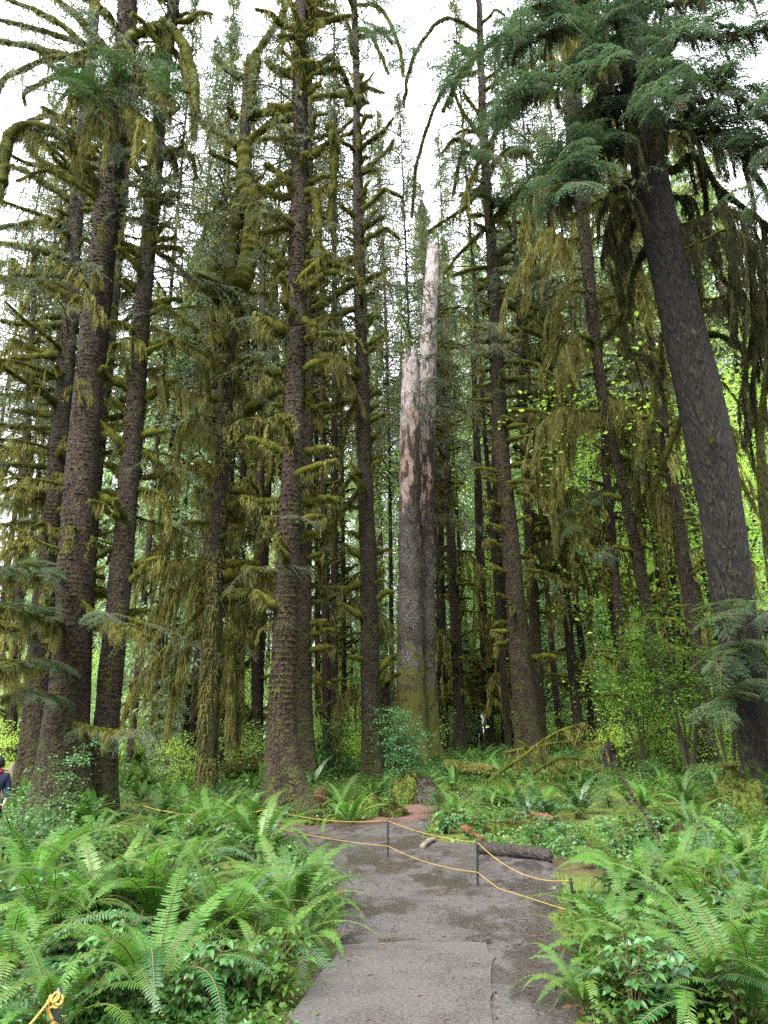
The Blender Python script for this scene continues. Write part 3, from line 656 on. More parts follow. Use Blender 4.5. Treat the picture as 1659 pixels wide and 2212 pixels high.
# --- limbs seen one by one
limbs(A1, [([(250, 130), (190, 60), (150, 20), (115, -10)], 8), ([(262, 62), (225, 30), (188, -5)], 7), ([(245, 125), (205, 106), (160, 118)], 9),
    ([(215, 412), (190, 370), (160, 320), (118, 288), (60, 272), (22, 285), (8, 330), (6, 400)], 11, dict(hang=1., hd=480, tip=.9, dy=-2.5)),
    ([(218, 430), (150, 385), (90, 345), (60, 318)], 8, dict(hang=.45)), ([(180, 650), (130, 627), (78, 602)], 9), ([(270, 120), (240, 180), (150, 215)], 6, dict(dy=-4, fol=9, fk='spruce', fs=(.8, 1.1), hang=.9, ns=8, sl=1., hd=160)),
    ([(268, 130), (320, 165), (375, 215)], 5, dict(dy=-3.5, fol=9, fk='spruce', fs=(.7, 1.), hang=.9, ns=8, sl=1., hd=160)),
    ([(262, 190), (245, 200), (290, 240), (330, 270)], 4, dict(dy=-3.5, fol=4, fk='spruce', hang=1.2, ns=12, sl=1.3, hd=200)),
    ([(255, 200), (230, 210), (215, 250)], 4, dict(dy=-3.5, fol=4, fk='spruce', hang=1.3, ns=12, sl=1.3, hd=200)),
    ([(150, 1350), (70, 1325), (-20, 1310)], 4, dict(dy=-5, fol=11, fk='spruce', ns=5, fs=(.6, .95), hang=.5)), ([(150, 1240), (70, 1235), (-10, 1220)], 4, dict(dy=-4, fol=9, fk='spruce', ns=5, fs=(.6, .9), hang=.5)),
    ([(150, 1440), (80, 1425), (-10, 1450)], 4, dict(dy=-4, fol=9, fk='spruce', ns=5, fs=(.6, .9), hang=.5)), ([(150, 1510), (70, 1490), (0, 1505)], 3, dict(dy=-3, fol=5, fk='spruce', ns=3, fs=(.5, .8))),
    ([(165, 1290), (230, 1340), (310, 1372)], 2.5, dict(dy=-4, fol=3, fk='spruce', ns=1, fs=(.5, .8))), ([(150, 1560), (200, 1572), (305, 1585)], 2, dict(dy=-5, fol=3, fk='spruce', ns=1, fs=(.5, .7), f0=0.)),
    ([(215, 640), (208, 610), (207, 590)], 8, dict(dy=-1.2, hang=.6))])
limbs(A0, [([(180, 95), (130, 50), (60, 15), (10, -6)], 7), ([(185, 140), (110, 112), (50, 97), (-10, 86)], 9), ([(165, 90), (70, 60), (-10, 43)], 6), ([(185, 170), (120, 150), (82, 103)], 7),
    ([(170, 140), (90, 180), (52, 200), (55, 228)], 6, dict(hang=.5)), ([(165, 120), (95, 130), (45, 152), (10, 165), (-10, 205)], 7, dict(hang=.5)), ([(172, 440), (110, 405), (60, 372), (25, 356)], 8),
    ([(168, 490), (90, 480), (40, 484), (-10, 492)], 8, dict(hang=.45)), ([(160, 560), (100, 545), (40, 530), (-10, 522)], 9), ([(158, 575), (100, 580), (52, 602)], 7), ([(155, 640), (80, 607), (-10, 598)], 8),
    ([(152, 700), (60, 700), (0, 692)], 8), ([(148, 772), (80, 755), (28, 735)], 9), ([(146, 765), (60, 770), (20, 778), (-10, 812)], 9, dict(hang=.5)), ([(143, 815), (80, 808), (28, 798)], 7),
    ([(140, 838), (50, 848), (-10, 850)], 4), ([(136, 898), (70, 890), (28, 884)], 7), ([(130, 925), (40, 922), (-10, 914)], 6), ([(125, 985), (60, 968), (36, 968)], 6), ([(122, 1010), (60, 1005), (-10, 1000)], 6),
    ([(120, 1030), (50, 1045), (-10, 1062)], 6), ([(115, 1080), (60, 1075), (0, 1090)], 5, dict(hang=.5)), ([(160, 260), (110, 250), (60, 262)], 7), ([(160, 300), (120, 250), (90, 230)], 6), ([(175, 350), (130, 320), (95, 315)], 6),
    ([(110, 1140), (60, 1125), (10, 1130)], 5, dict(hang=.6)), ([(108, 1180), (50, 1180), (-10, 1200)], 4, dict(hang=.6))])
limbs(A3, [([(345, 60), (300, 70), (275, 88), (264, 150)], 10, dict(hang=1., hd=420, tip=.9, dy=-1.5)), ([(350, 45), (378, 70), (405, 120), (422, 190), (420, 252)], 10, dict(hang=1.1, hd=480, tip=.85, dy=-1.)),
    ([(345, 85), (365, 45), (385, 25)], 9), ([(335, 650), (390, 685), (430, 712)], 4.5, dict(ns=4, hang=.45)), ([(325, 705), (390, 735), (450, 770)], 4.5, dict(ns=6, sl=.9, hang=.5)),
    ([(325, 805), (380, 835), (442, 856)], 5, dict(ns=7, sl=1.2, hang=.6)), ([(310, 975), (340, 998), (352, 1010), (345, 1055)], 6, dict(hang=.6)), ([(300, 1055), (355, 1070), (362, 1115)], 5, dict(hang=.7)),
    ([(335, 540), (375, 570), (425, 615)], 3.5, dict(ns=4, hang=.4)), ([(275, 1335), (305, 1345), (342, 1360)], 6, dict(hang=.45)), ([(350, 330), (375, 345), (382, 372)], 9, dict(hang=.6)),
    ([(345, 430), (372, 435)], 9), ([(350, 120), (340, 100)], 9), ([(262, 110), (300, 118), (345, 135)], 8), ([(255, 150), (262, 142)], 6)])
limbs(TC, [([(517, 318), (475, 285), (440, 265), (424, 240)], 9, dict(hang=.6, ns=3, sl=1.3)), ([(535, 248), (600, 236), (660, 215), (720, 206), (762, 210)], 9, dict(dy=-1)), ([(745, 212), (778, 212), (782, 222)], 13, dict(dy=.1)),
    ([(530, 308), (580, 270), (637, 238)], 9), ([(532, 436), (600, 392), (640, 360), (682, 328)], 12, dict(hang=.35)), ([(532, 168), (546, 125), (575, 85), (600, 42), (622, 8)], 9, dict(hang=.5)),
    ([(527, 312), (530, 400), (545, 480), (535, 560), (520, 620)], 17, dict(hang=.35, tip=1.1, dy=-.9, hd=300)), ([(520, 420), (508, 480), (500, 540), (505, 640)], 14, dict(hang=.5, hd=300, dy=-.5, tip=1.)),
    ([(540, 135), (552, 128), (545, 175), (540, 240)], 13, dict(hang=.6, hd=260, dy=-.6)), ([(512, 255), (490, 225)], 8), ([(520, 170), (492, 150), (465, 118)], 8), ([(530, 885), (575, 860), (612, 840)], 11, dict(hang=.35)),
    ([(500, 640), (470, 620), (450, 628), (432, 612)], 12, dict(hang=.4)), ([(440, 612), (462, 630), (466, 668), (458, 715)], 9, dict(hang=.9, hd=260)), ([(480, 860), (442, 870), (465, 925), (487, 985)], 9, dict(hang=1.2, hd=300)),
    ([(510, 670), (555, 665)], 9, dict(hang=.5)), ([(500, 800), (515, 830), (540, 880), (545, 950)], 9, dict(hang=1.3, hd=300)), ([(480, 1245), (530, 1225), (560, 1218)], 14, dict(hang=.6)), ([(478, 1290), (520, 1280), (540, 1284)], 15, dict(hang=.6)),
    ([(470, 1165), (500, 1150)], 12, dict(hang=.6)), ([(500, 1100), (520, 1080), (545, 1075)], 10, dict(hang=1., hd=250)), ([(478, 1080), (455, 1065), (420, 1050)], 6, dict(hang=.7)),
    ([(470, 1190), (420, 1240), (360, 1290), (330, 1330)], 4, dict(hang=1.2, ns=14, sl=1.6, hd=160)), ([(465, 1130), (400, 1130), (340, 1180), (290, 1240)], 4, dict(hang=1., ns=14, sl=1.6, hd=160)),
    ([(460, 1290), (400, 1350), (330, 1430), (280, 1480)], 4, dict(hang=.9, ns=12, sl=1.5, hd=150)), ([(462, 1230), (400, 1210), (340, 1230)], 4, dict(hang=.9, ns=12, sl=1.5, hd=150)), ([(455, 1350), (400, 1400), (370, 1480)], 3.5, dict(hang=1.2, ns=10, sl=1.5, hd=170)),
    ([(475, 1300), (510, 1330), (520, 1420), (515, 1540)], 5, dict(hang=1.6, ns=10, sl=1.2, hd=260)), ([(470, 1360), (495, 1400), (500, 1500)], 5, dict(hang=1.6, ns=8, sl=1.2, hd=260))])
limbs(TD, [([(650, 165), (690, 140), (718, 118)], 9), ([(650, 62), (700, 45), (760, 35)], 9), ([(648, 80), (600, 78)], 7), ([(642, 168), (600, 150), (575, 132)], 9), ([(642, 475), (610, 490), (553, 502)], 11, dict(hang=.4)),
    ([(645, 350), (615, 320)], 9), ([(612, 720), (560, 708)], 9), ([(612, 805), (550, 795)], 8, dict(hang=.4)), ([(640, 620), (600, 590), (590, 590)], 8), ([(600, 1235), (565, 1230), (528, 1222)], 7, dict(hang=.7, hd=240)),
    ([(600, 1120), (568, 1118)], 8), ([(655, 690), (680, 700)], 9), ([(640, 700), (570, 690)], 7), ([(640, 290), (600, 270)], 6), ([(662, 300), (700, 290), (718, 285)], 5), ([(712, 270), (721, 300), (718, 400), (716, 500)], 11, dict(hang=.4, dy=-.2, hd=220)),
    ([(660, 415), (680, 420), (688, 480), (686, 570)], 10, dict(hang=.6, hd=240)), ([(660, 130), (640, 110)], 8), ([(606, 1340), (575, 1352)], 6), ([(655, 340), (652, 300)], 8), ([(605, 1080), (560, 1080), (530, 1072)], 6, dict(hang=.5))])
limbs(TE, [([(768, 610), (720, 640), (685, 672)], 7), ([(770, 665), (710, 685), (680, 702)], 6), ([(776, 732), (720, 745), (668, 782)], 7), ([(780, 860), (735, 870), (696, 882)], 7, dict(hang=.4)), ([(778, 372), (830, 330), (850, 300)], 5), ([(776, 320), (820, 290), (850, 255)], 5),
    ([(780, 500), (830, 465)], 5), ([(780, 850), (750, 900), (742, 960)], 5, dict(hang=.5)), ([(740, 770), (735, 830), (725, 880)], 6, dict(hang=.4)), ([(775, 550), (700, 575)], 5), ([(790, 1000), (735, 1060), (720, 1130), (705, 1200), (695, 1290)], 5, dict(hang=.5, ns=5)),
    ([(790, 1040), (740, 1100), (700, 1150), (690, 1240)], 5, dict(hang=.5, ns=5)), ([(795, 1250), (745, 1270), (693, 1268)], 6, dict(hang=.4)), ([(800, 1500), (760, 1510)], 5), ([(772, 250), (720, 290)], 4), ([(772, 180), (830, 200)], 4),
    ([(768, 10), (820, 15), (860, 90), (870, 160)], 3, dict(fol=9, dy=-4, ns=4)), ([(770, 60), (800, 70), (840, 160)], 3, dict(fol=6, dy=-3, ns=3))])
R1 = dict(hang=.9, ns=6, sl=1.2, hd=130)
limbs(TG, [([(1070, 560), (1100, 530), (1120, 517)], 7), ([(1075, 585), (1150, 595), (1215, 607)], 6, dict(hang=.4)), ([(1080, 645), (1150, 685), (1200, 722), (1232, 745)], 7, dict(hang=.6, ns=4)), ([(1082, 615), (1130, 650), (1165, 668)], 6), ([(1088, 712), (1140, 712), (1182, 728)], 7),
    ([(1090, 768), (1132, 746)], 6), ([(1095, 818), (1150, 815), (1192, 828)], 6, dict(hang=.5)), ([(1090, 780), (1150, 785), (1195, 812)], 7, dict(hang=.5)), ([(1100, 885), (1160, 888), (1222, 906)], 5, dict(hang=.7, ns=6)), ([(1110, 960), (1160, 1000), (1220, 1060), (1235, 1120)], 5, R1),
    ([(1115, 1060), (1180, 1080), (1240, 1130)], 5, R1), ([(1058, 610), (1030, 625)], 9, dict(hang=.35)), ([(1065, 665), (1040, 675)], 9, dict(hang=.35)), ([(1070, 730), (1040, 740)], 7), ([(1078, 765), (1042, 765)], 7), ([(1078, 852), (1050, 852)], 7), ([(1042, 300), (1000, 240), (975, 188)], 4), ([(1045, 330), (985, 300), (955, 330)], 4),
    ([(1040, 200), (1080, 170), (1110, 120)], 4), ([(1050, 400), (1000, 450), (925, 500)], 4), ([(1045, 260), (1000, 200)], 4), ([(1035, 120), (980, 90)], 4), ([(1060, 480), (1010, 530), (960, 590)], 4), ([(1042, 280), (1085, 240), (1130, 215)], 4),
    ([(1038, 70), (960, 40), (895, 120), (870, 230)], 3, dict(fol=11, dy=-5, ns=5, ft=1.)), ([(1040, 150), (960, 190), (905, 340), (890, 470)], 3, dict(fol=11, dy=-5, ns=5, ft=1.)), ([(1060, 480), (1110, 420), (1160, 400)], 4, dict(fol=9, dy=-4, ns=6, hang=.8)),
    ([(1060, 470), (1060, 430), (1040, 420)], 4, dict(fol=7, dy=-3)), ([(1060, 360), (1100, 320), (1150, 330)], 4, dict(fol=9, dy=-4, ns=6, hang=.8)), ([(1135, 1230), (1180, 1238), (1245, 1262)], 4), ([(1050, 350), (1000, 330), (980, 420)], 3, dict(fol=7, dy=-4, ft=1.))])
HEM = lambda n, **k: dict(dict(fol=int(n * 1.6), dy=-3.5, ns=5, sl=1., hang=.6, fs=(.9, 1.5), ft=.7), **k)
limbs(TM, [([(1380, 235), (1250, 150), (1130, 215)], 4, HEM(16)), ([(1385, 110), (1250, 62), (1120, 95)], 4, HEM(16)), ([(1385, 300), (1290, 320), (1190, 420)], 4, HEM(12, ns=9, hang=1.)), ([(1375, 190), (1300, 250), (1235, 330), (1212, 430)], 4, HEM(14, ns=10, hang=1.2)),
    ([(1390, 60), (1500, 80), (1670, 60)], 4, HEM(16)), ([(1395, 130), (1520, 170), (1670, 260)], 4, HEM(18)), ([(1400, 240), (1540, 300), (1670, 340)], 4, HEM(16)), ([(1375, 10), (1300, -20), (1140, 20)], 4, HEM(16)), ([(1390, 190), (1500, 235), (1600, 330), (1670, 440)], 4, HEM(18, ns=10)),
    ([(1380, 20), (1550, -10), (1670, -30)], 4, HEM(16)), ([(1385, 200), (1340, 130), (1300, 160)], 4, HEM(10, dy=-5)), ([(1385, 215), (1420, 170), (1470, 230)], 4, HEM(12, dy=-5)), ([(1375, 150), (1345, 100), (1330, 30)], 4, HEM(12, dy=-4)), ([(1380, 220), (1372, 232), (1360, 300)], 4, dict(dy=-2.5, hang=1.4, hd=260, ns=12, sl=1.)),
    ([(1400, 240), (1412, 235), (1425, 290)], 3, dict(dy=-2.5, hang=1.2, hd=220, ns=8, sl=.9)), ([(1400, 90), (1440, 110), (1480, 60)], 4, HEM(10, dy=-4)),
    ([(1410, 266), (1455, 268), (1480, 280)], 7), ([(1415, 285), (1440, 290), (1477, 302)], 7), ([(1435, 365), (1462, 362), (1478, 335), (1500, 335)], 9, dict(hang=.3)), ([(1490, 335), (1520, 352), (1555, 405), (1615, 455), (1670, 495)], 6, dict(hang=.35, ns=8, sl=1.3)), ([(1510, 345), (1525, 440), (1530, 520), (1560, 600), (1600, 640)], 5, dict(ns=8, sl=1.4)),
    ([(1380, 392), (1350, 402), (1318, 415)], 6), ([(1385, 400), (1360, 440), (1320, 480), (1300, 560)], 4, dict(ns=8, sl=1.3, hang=.7)), ([(1395, 530), (1372, 580), (1355, 660), (1350, 740), (1395, 770), (1432, 798)], 5, dict(ns=8, sl=1.2, hang=.6)),
    ([(1470, 905), (1440, 980), (1405, 1080)], 5, dict(ns=4)), ([(1430, 720), (1412, 830), (1405, 906), (1372, 1012)], 5, dict(ns=8, hang=.8)), ([(1355, 660), (1320, 710), (1290, 745)], 4), ([(1400, 450), (1350, 500), (1335, 600), (1345, 690)], 4, dict(ns=9, sl=1.3, hang=.8)),
    ([(1525, 720), (1560, 725), (1610, 750)], 6), ([(1480, 500), (1500, 560), (1515, 700), (1535, 800)], 4, dict(ns=8, sl=1.3, hang=.8)), ([(1600, 460), (1620, 560), (1625, 700), (1600, 850)], 4, dict(ns=12, sl=1.5, hang=1.)), ([(1650, 480), (1645, 650), (1630, 800), (1610, 950)], 4, dict(ns=12, sl=1.5, hang=1.)),
    ([(1560, 410), (1580, 520), (1575, 620)], 4, dict(ns=10, sl=1.4, hang=1.)), ([(1655, 800), (1640, 950), (1650, 1150)], 4, dict(ns=12, sl=1.5, hang=1.)), ([(1535, 850), (1530, 900), (1537, 950)], 4, dict(dy=-1.4, ns=0)), ([(1535, 948), (1537, 962)], 11, dict(dy=-.1, ns=0)),
    ([(1630, 1290), (1590, 1305), (1555, 1345)], 3, HEM(8, dy=-3, ns=2, fk='spruce', fs=(.6, 1.), hang=.3)), ([(1640, 1380), (1590, 1395), (1535, 1440)], 3, HEM(9, dy=-3, ns=2, fk='spruce', fs=(.6, 1.), hang=.3)), ([(1650, 1470), (1600, 1475), (1550, 1530)], 3, HEM(9, dy=-3, ns=2, fk='spruce', fs=(.6, 1.), hang=.3)), ([(1640, 1320), (1670, 1330), (1690, 1390)], 3, HEM(6, dy=-2, fs=(.6, 1.)))], lm=M_LICHEN_D)
limbs(TN, [([(1230, 90), (1120, 60), (1010, 140), (955, 240)], 4, HEM(14, dy=-4, ns=8)), ([(1240, 200), (1130, 210), (1045, 330), (1000, 430)], 4, HEM(14, dy=-4, ns=9, hang=.9)), ([(1250, 320), (1200, 350), (1190, 480), (1230, 540)], 5, dict(hang=1.6, hd=260, ns=14, sl=1.6, dy=-3)), ([(1250, 350), (1160, 400), (1120, 520)], 4, dict(hang=1.3, hd=220, ns=14, sl=1.6, dy=-3)),
    ([(1300, 860), (1240, 900), (1200, 1000), (1190, 1100)], 4, dict(hang=1.5, hd=200, ns=14, sl=1.6)), ([(1300, 880), (1350, 900), (1400, 1000), (1420, 1150)], 4, dict(hang=1.5, hd=200, ns=14, sl=1.6)), ([(1290, 750), (1230, 780), (1190, 900)], 4, dict(hang=1.3, hd=200, ns=12, sl=1.5)), ([(1280, 650), (1340, 690), (1380, 800)], 4, dict(hang=1.3, hd=200, ns=12, sl=1.5)),
    ([(1350, 1060), (1420, 1090), (1480, 1180), (1490, 1290)], 4, dict(hang=1.7, hd=220, ns=14, sl=1.8, dy=-3)), ([(1340, 1040), (1300, 1080), (1250, 1130), (1290, 1200)], 4, dict(hang=.9, ns=8, fol=8, dy=-3)), ([(1330, 980), (1400, 1010), (1450, 1100)], 4, dict(hang=1.5, hd=220, ns=14, sl=1.6, dy=-3)),
    ([(1235, 160), (1180, 120), (1120, 150)], 4, HEM(10, dy=-3)), ([(1245, 280), (1290, 300), (1330, 380), (1320, 460)], 4, dict(hang=1.2, hd=200, ns=12, sl=1.5, dy=-3))])

# --- random dressing
dress(A1, 'stub', 14, 5, 27, .35, .7, tilt=(-.5, .2)); dress(A1, 'long', 8, 17, 34, .8, 1.1, yaw=math.pi, spread=1.2); dress(A1, 'thin', 12, 4, 30, .8, 1.2)
dress(A0, 'long', 16, 5, 26, .8, 1.15, yaw=math.pi, spread=1.3); dress(A0, 'mid', 32, 4, 30, .8, 1.2); dress(A0, 'stub', 20, 3, 28, .8, 1.3); dress(A0, 'thin', 4, 3, 30, .8, 1.3)
dress(A2, 'stub', 26, 4, 30, .8, 1.3); dress(A2, 'mid', 18, 6, 34, .8, 1.1); dress(A2, 'curtain', 3, 5, 22, .6, .9)
dress(A3, 'stub', 46, 5, 29, .8, 1.35, tilt=(-.6, .1)); dress(A3, 'thin', 12, 6, 30, .8, 1.2); dress(A3, 'mid', 22, 8, 30, .8, 1.2)
dress(TC, 'stub', 40, 3, 25, .8, 1.4, tilt=(-.7, .1)); dress(TC, 'mid', 16, 12, 26, .8, 1.2); dress(TC, 'curtain', 5, 6, 20, .55, .9); dress(TC, 'thin', 10, 5, 24)
dress(TD, 'stub', 46, 5, 30, .7, 1.4, tilt=(-.5, .15)); dress(TD, 'mid', 28, 9, 34, .9, 1.45, tilt=(-.35, .15)); dress(TD, 'thin', 4, 10, 34, .7, 1.3)
dress(D2, 'stub', 40, 4, 26, .8, 1.3); dress(D2, 'mid', 22, 10, 32, .8, 1.2); dress(D2, 'curtain', 8, 7, 20, .5, .8)
dress(TE, 'stub', 56, 3, 34, .7, 1.3, tilt=(-.8, .1)); dress(TE, 'thin', 8, 15, 42, .8, 1.3); dress(TE, 'mid', 16, 14, 42, .9, 1.4, tilt=(-.5, 0))
dress(TG, 'stub', 46, 4, 30, .8, 1.3); dress(TG, 'mid', 18, 12, 42, .8, 1.2); dress(TG, 'thin', 5, 24, 44, .9, 1.4, tilt=(-.6, 0))
dress(G2, 'long', 26, 8, 32, .7, 1.2, yaw=0, spread=1.2); dress(G2, 'stub', 34, 3, 30, .8, 1.3); dress(G2, 'curtain', 9, 8, 26, .7, 1.1, yaw=0, spread=1.5)
dress(TN, 'curtain', 12, 12, 36, .7, 1.2); dress(TN, 'stub', 20, 5, 30, .8, 1.3); dress(TM, 'thin', 10, 9, 28, .7, 1.2); dress(TM, 'curtain_d', 14, 14, 30, .6, 1., yaw=0, spread=1.3); dress(TM, 'curtain_d', 8, 17, 30, .6, .9, yaw=2.8, spread=.8)
dress(F1, 'stub', 10, 3, 14, .25, .5, hang=False); dress(F2, 'stub', 16, 5, 26, .25, .5, hang=False); dress(F2, 'thin', 14, 12, 27, .8, 1.2, yaw=0, spread=1.2)

for T_, n_, z0_, z1_ in ((A0, 18, 14, 38), (A1, 16, 16, 34), (A3, 16, 15, 34), (TC, 4, 13, 25), (TD, 16, 16, 36), (TE, 26, 18, 43), (TG, 42, 18, 43), (F2, 20, 12, 27), (A2, 8, 14, 36), (TN, 22, 14, 40), (TM, 12, 14, 30)):
    dress2(T_, n_, z0_, z1_)

# ================================================================== SLIM TREES OF THE MIDDLE DISTANCE
def crown_mix(P, r, R, z0, z1, nst, nlg, nct, b, s=(.8, 1.3)):
    mb = MB()
    for kind, n in (('lstub', nst), ('llong', nlg), ('lcurt', nct)):
        for i in range(n):
            z = b[2] + R.uniform(z0, z1); k = int(np.argmin(np.abs(P[:, 2] - z))); a = R.uniform(0, 6.283); q = P[k] + np.array([math.cos(a), math.sin(a), 0]) * r[k] * .8 - b
            M = Matrix.Translation(Vector(q)) @ Euler((0, R.uniform(-.5, .3), a)).to_matrix().to_4x4() @ Matrix.Scale(R.uniform(*s), 4)
            a_, h_ = LIB[kind][R.randint(len(LIB[kind]))]; mb.merge(a_, M); mb.merge(h_, M, {0: 1})
    return mb
SLIM = [  # label, axis, Y, stubs, longs, curtains
 ('slender smooth trunk right of the flared pair, standing in bright leaves', [(706, 1650, 20), (704, 1400, 17), (700, 1100, 14), (695, 700, 9)], 31, 40, 14, 6),
 ('thin dark trunk just left of the slender smooth one', [(688, 1650, 13), (686, 1400, 11), (684, 1000, 9)], 38, 60, 20, 8),
 ('dark trunk behind moss curtains, left of the flared trunk', [(556, 1660, 26), (556, 1400, 24), (560, 1100, 20), (566, 700, 14)], 33, 40, 20, 26),
 ('pinkish grey trunk wrapped in hanging moss behind the peeling one', [(515, 1660, 24), (520, 1300, 18), (526, 1000, 14), (532, 600, 10)], 35, 40, 20, 30),
 ('rust brown trunk first to the right of the dead pair', [(957, 1590, 24), (952, 1300, 20), (948, 1000, 16), (944, 700, 12)], 42, 90, 20, 8),
 ('mossy trunk second to the right of the dead pair', [(994, 1600, 26), (984, 1350, 22), (970, 1100, 18), (960, 900, 14)], 40, 90, 24, 10),
 ('bristly trunk with stacked short stubs midway to the one sided tree', [(1058, 1600, 22), (1045, 1350, 21), (1036, 1150, 18), (1028, 900, 14), (1020, 700, 9)], 42, 110, 24, 8),
 ('reddish trunk hard against the left of the one sided tree', [(1098, 1590, 26), (1085, 1350, 24), (1076, 1150, 20), (1068, 900, 14)], 45, 90, 16, 6),
 ('slim stubby trunk standing before pale conifer greenery', [(1252, 1600, 22), (1232, 1400, 19), (1212, 1150, 17), (1195, 900, 13), (1180, 700, 9)], 36, 80, 20, 14),
 ('bare slim curved trunk in front of the bright maple thicket', [(1361, 1645, 20), (1352, 1500, 19), (1330, 1250, 18), (1312, 1050, 16), (1300, 900, 12)], 29, 30, 16, 18),
 ('brown trunk behind the hanging branches near the vine maple', [(1468, 1625, 34), (1448, 1400, 32), (1425, 1200, 26), (1395, 950, 20)], 33, 50, 20, 26),
 ('trunk with drooping mossy twigs just left of that brown trunk', [(1432, 1640, 22), (1412, 1450, 20), (1385, 1200, 16)], 38, 60, 20, 20),
 ('dark trunk masked by vine maple leaves left of the leaning giant', [(1530, 1640, 40), (1505, 1400, 34), (1470, 1150, 28), (1430, 900, 20)], 27, 40, 20, 26),
 ('short leaning trunk at the right foot of the stubby dark tree', [(848, 1660, 26), (838, 1560, 20), (832, 1480, 16)], 30, 10, 0, 4),
 ('thin far trunk nearest the dark stubby tree on its left', [(745, 1640, 11), (742, 1300, 10), (738, 900, 7)], 46, 60, 20, 6),
 ('thin far trunk in the gap between the smooth and stubby trees', [(728, 1640, 10), (724, 1300, 9), (722, 1000, 6)], 50, 60, 20, 6),
 ('hidden trunk deep behind the left cluster', [(20, 1660, 24), (40, 1300, 20), (60, 900, 16)], 34, 40, 30, 24),
 ('grey trunk in gloom between the left cluster and peeling tree', [(400, 1650, 14), (402, 1560, 13), (405, 1480, 11)], 33, 4, 2, 12),
]
for lab, axis, Y, a, b_, c in SLIM:
    short = 'short' in lab or 'gloom' in lab
    T = make_tree('slim_tree', lab, axis, Y, M_SLIM, .25, 30 if not short else 6, sides=18, flakes=500, tuft=900, lod=.5, group='slim mossy trees behind the big trunks', tuftlen=.3, cut=1 if short else None)
    zt = 5 if short else min(32, T.P[-1, 2] - T.b[2] - 1)
    R = T.R; cm = crown_mix(T.P, T.r, R, 2.2, zt, int(a * .85), int(b_ * .55), int(c * .4), T.b)
    put('crown', cm.mesh('crown', [M_MOSS, M_LICHEN]), T.o)

# ================================================================== BACKDROP CONIFERS AND BROADLEAVES
def conifer(R, h, rad, z0, nb, per, mats, size=.2, moss=.25):
    tr, cr_ = MB(), MB()
    P = catmull([[0, 0, -.6], [R.normal() * .2, R.normal() * .2, h * .5], [0, 0, h]], .8)
    tube(tr, P, np.interp(P[:, 2], [0, h], [(.011 if h < 45 else .0025) * h + .05, .03]), 10, 0)
    for i in range(nb):
        t = (i + R.uniform(0, 1)) / nb; z = z0 + (h - z0) * t; a = R.uniform(0, 6.283); L = rad * (1 - t) ** .75 * R.uniform(.55, 1.15) + .3
        u = R.uniform(.1, 1., per); d = np.array([math.cos(a), math.sin(a), 0]); sd = np.array([-d[1], d[0], 0])
        S = d * (u * L)[:, None] + sd * (R.normal(size=per) * .22 * L * (1 - u * .5))[:, None] + UP * (z + .12 * L * u - .38 * L * u ** 2 + R.normal(size=per) * .12)[:, None]
        S[:, :2] += np.interp(z, P[:, 2], P[:, 0]) * 0
        D = (d[None] * .6 + rdir(R, per) * .55 - UP * R.uniform(.1, 1.1, per)[:, None]); D = unit(D) * (size * R.uniform(.6, 1.5, per))[:, None]
        kites(cr_, S, D, unit(np.cross(D, rdir(R, per))) * (size * .2), 0)
        e = d * L * .85 + UP * (z - .2 * L); tube(cr_, [UP * z, (UP * z + e) / 2 + UP * .12 * L, e], [.05, .03, .015], 3, 1, cap=False)
        if R.uniform() < moss:
            n = 14; k = R.uniform(.1, .95, n); S = UP * z + (e - UP * z) * k[:, None]; strands(cr_, S, -UP * R.uniform(.3, 1.2, n)[:, None] + rdir(R, n) * .1, rdir(R, n) * np.array([1, 1, 0]) * .03, rdir(R, n) * .05, 2)
    return tr.mesh('trunk', [M_SLIM]), cr_.mesh('crown', [mats, M_TWIG, M_LICHEN])
def broadleaf(R, h, rad, n, mat, size=.13, stems=4, z0=.25, flat=.5, clump=26):
    tr, cr_ = MB(), MB(); C = []
    for s in range(stems):
        a = R.uniform(0, 6.283); r = rad * R.uniform(.2, .9); e = np.array([math.cos(a) * r, math.sin(a) * r, h * R.uniform(.6, 1.)])
        p = catmull([[R.normal() * .06 * h * .3, R.normal() * .06 * h * .3, -.2], e * .35 + UP * h * .15, e * .8 + UP * h * .06, e], .15 * max(1, h / 3)); tube(tr, p, np.linspace(.007 * h + .006, .005, len(p)), 6, 0)
        C.append(p[int(len(p) * z0):])
    C = np.vstack(C); k = R.randint(0, len(C), clump); cc = C[k] + R.normal(size=(clump, 3)) * rad * .3 * np.array([1, 1, .5])
    cc[:, 2] = np.clip(cc[:, 2], h * .08, None)
    m = n // clump; rr = rad * .3
    S = (cc[:, None] + R.normal(size=(clump, m, 3)) * rr * np.array([1, 1, .22])).reshape(-1, 3); n = len(S)
    S[:, 2] -= .12 * ((S[:, 0] - np.repeat(cc[:, 0], m)) ** 2 + (S[:, 1] - np.repeat(cc[:, 1], m)) ** 2) / max(rr, .01)
    S[:, 2] = np.abs(S[:, 2])
    nr = unit(UP + R.normal(size=(n, 3)) * flat); D = unit(np.cross(nr, rdir(R, n))) ; W = np.cross(nr, D); s = size * R.uniform(.5, 1.3, n)[:, None]
    kites(cr_, S, D * s, W * s * .36, 0, .25, nr)
    for q in cc[::2]:
        j = C[np.argmin(((C - q) ** 2).sum(1))]; tube(tr, [j, (j + q) / 2 + UP * .03, q], [.006, .005, .003], 4, 0)
    return tr.mesh('stem', [M_TWIGD]), cr_.mesh('leaves', [mat])
R = RS(77)
AIRY = [conifer(R, R.uniform(46, 52), R.uniform(3.4, 4.6), 17., 230, 44, M_LACE, .16, .35) for i in range(4)]
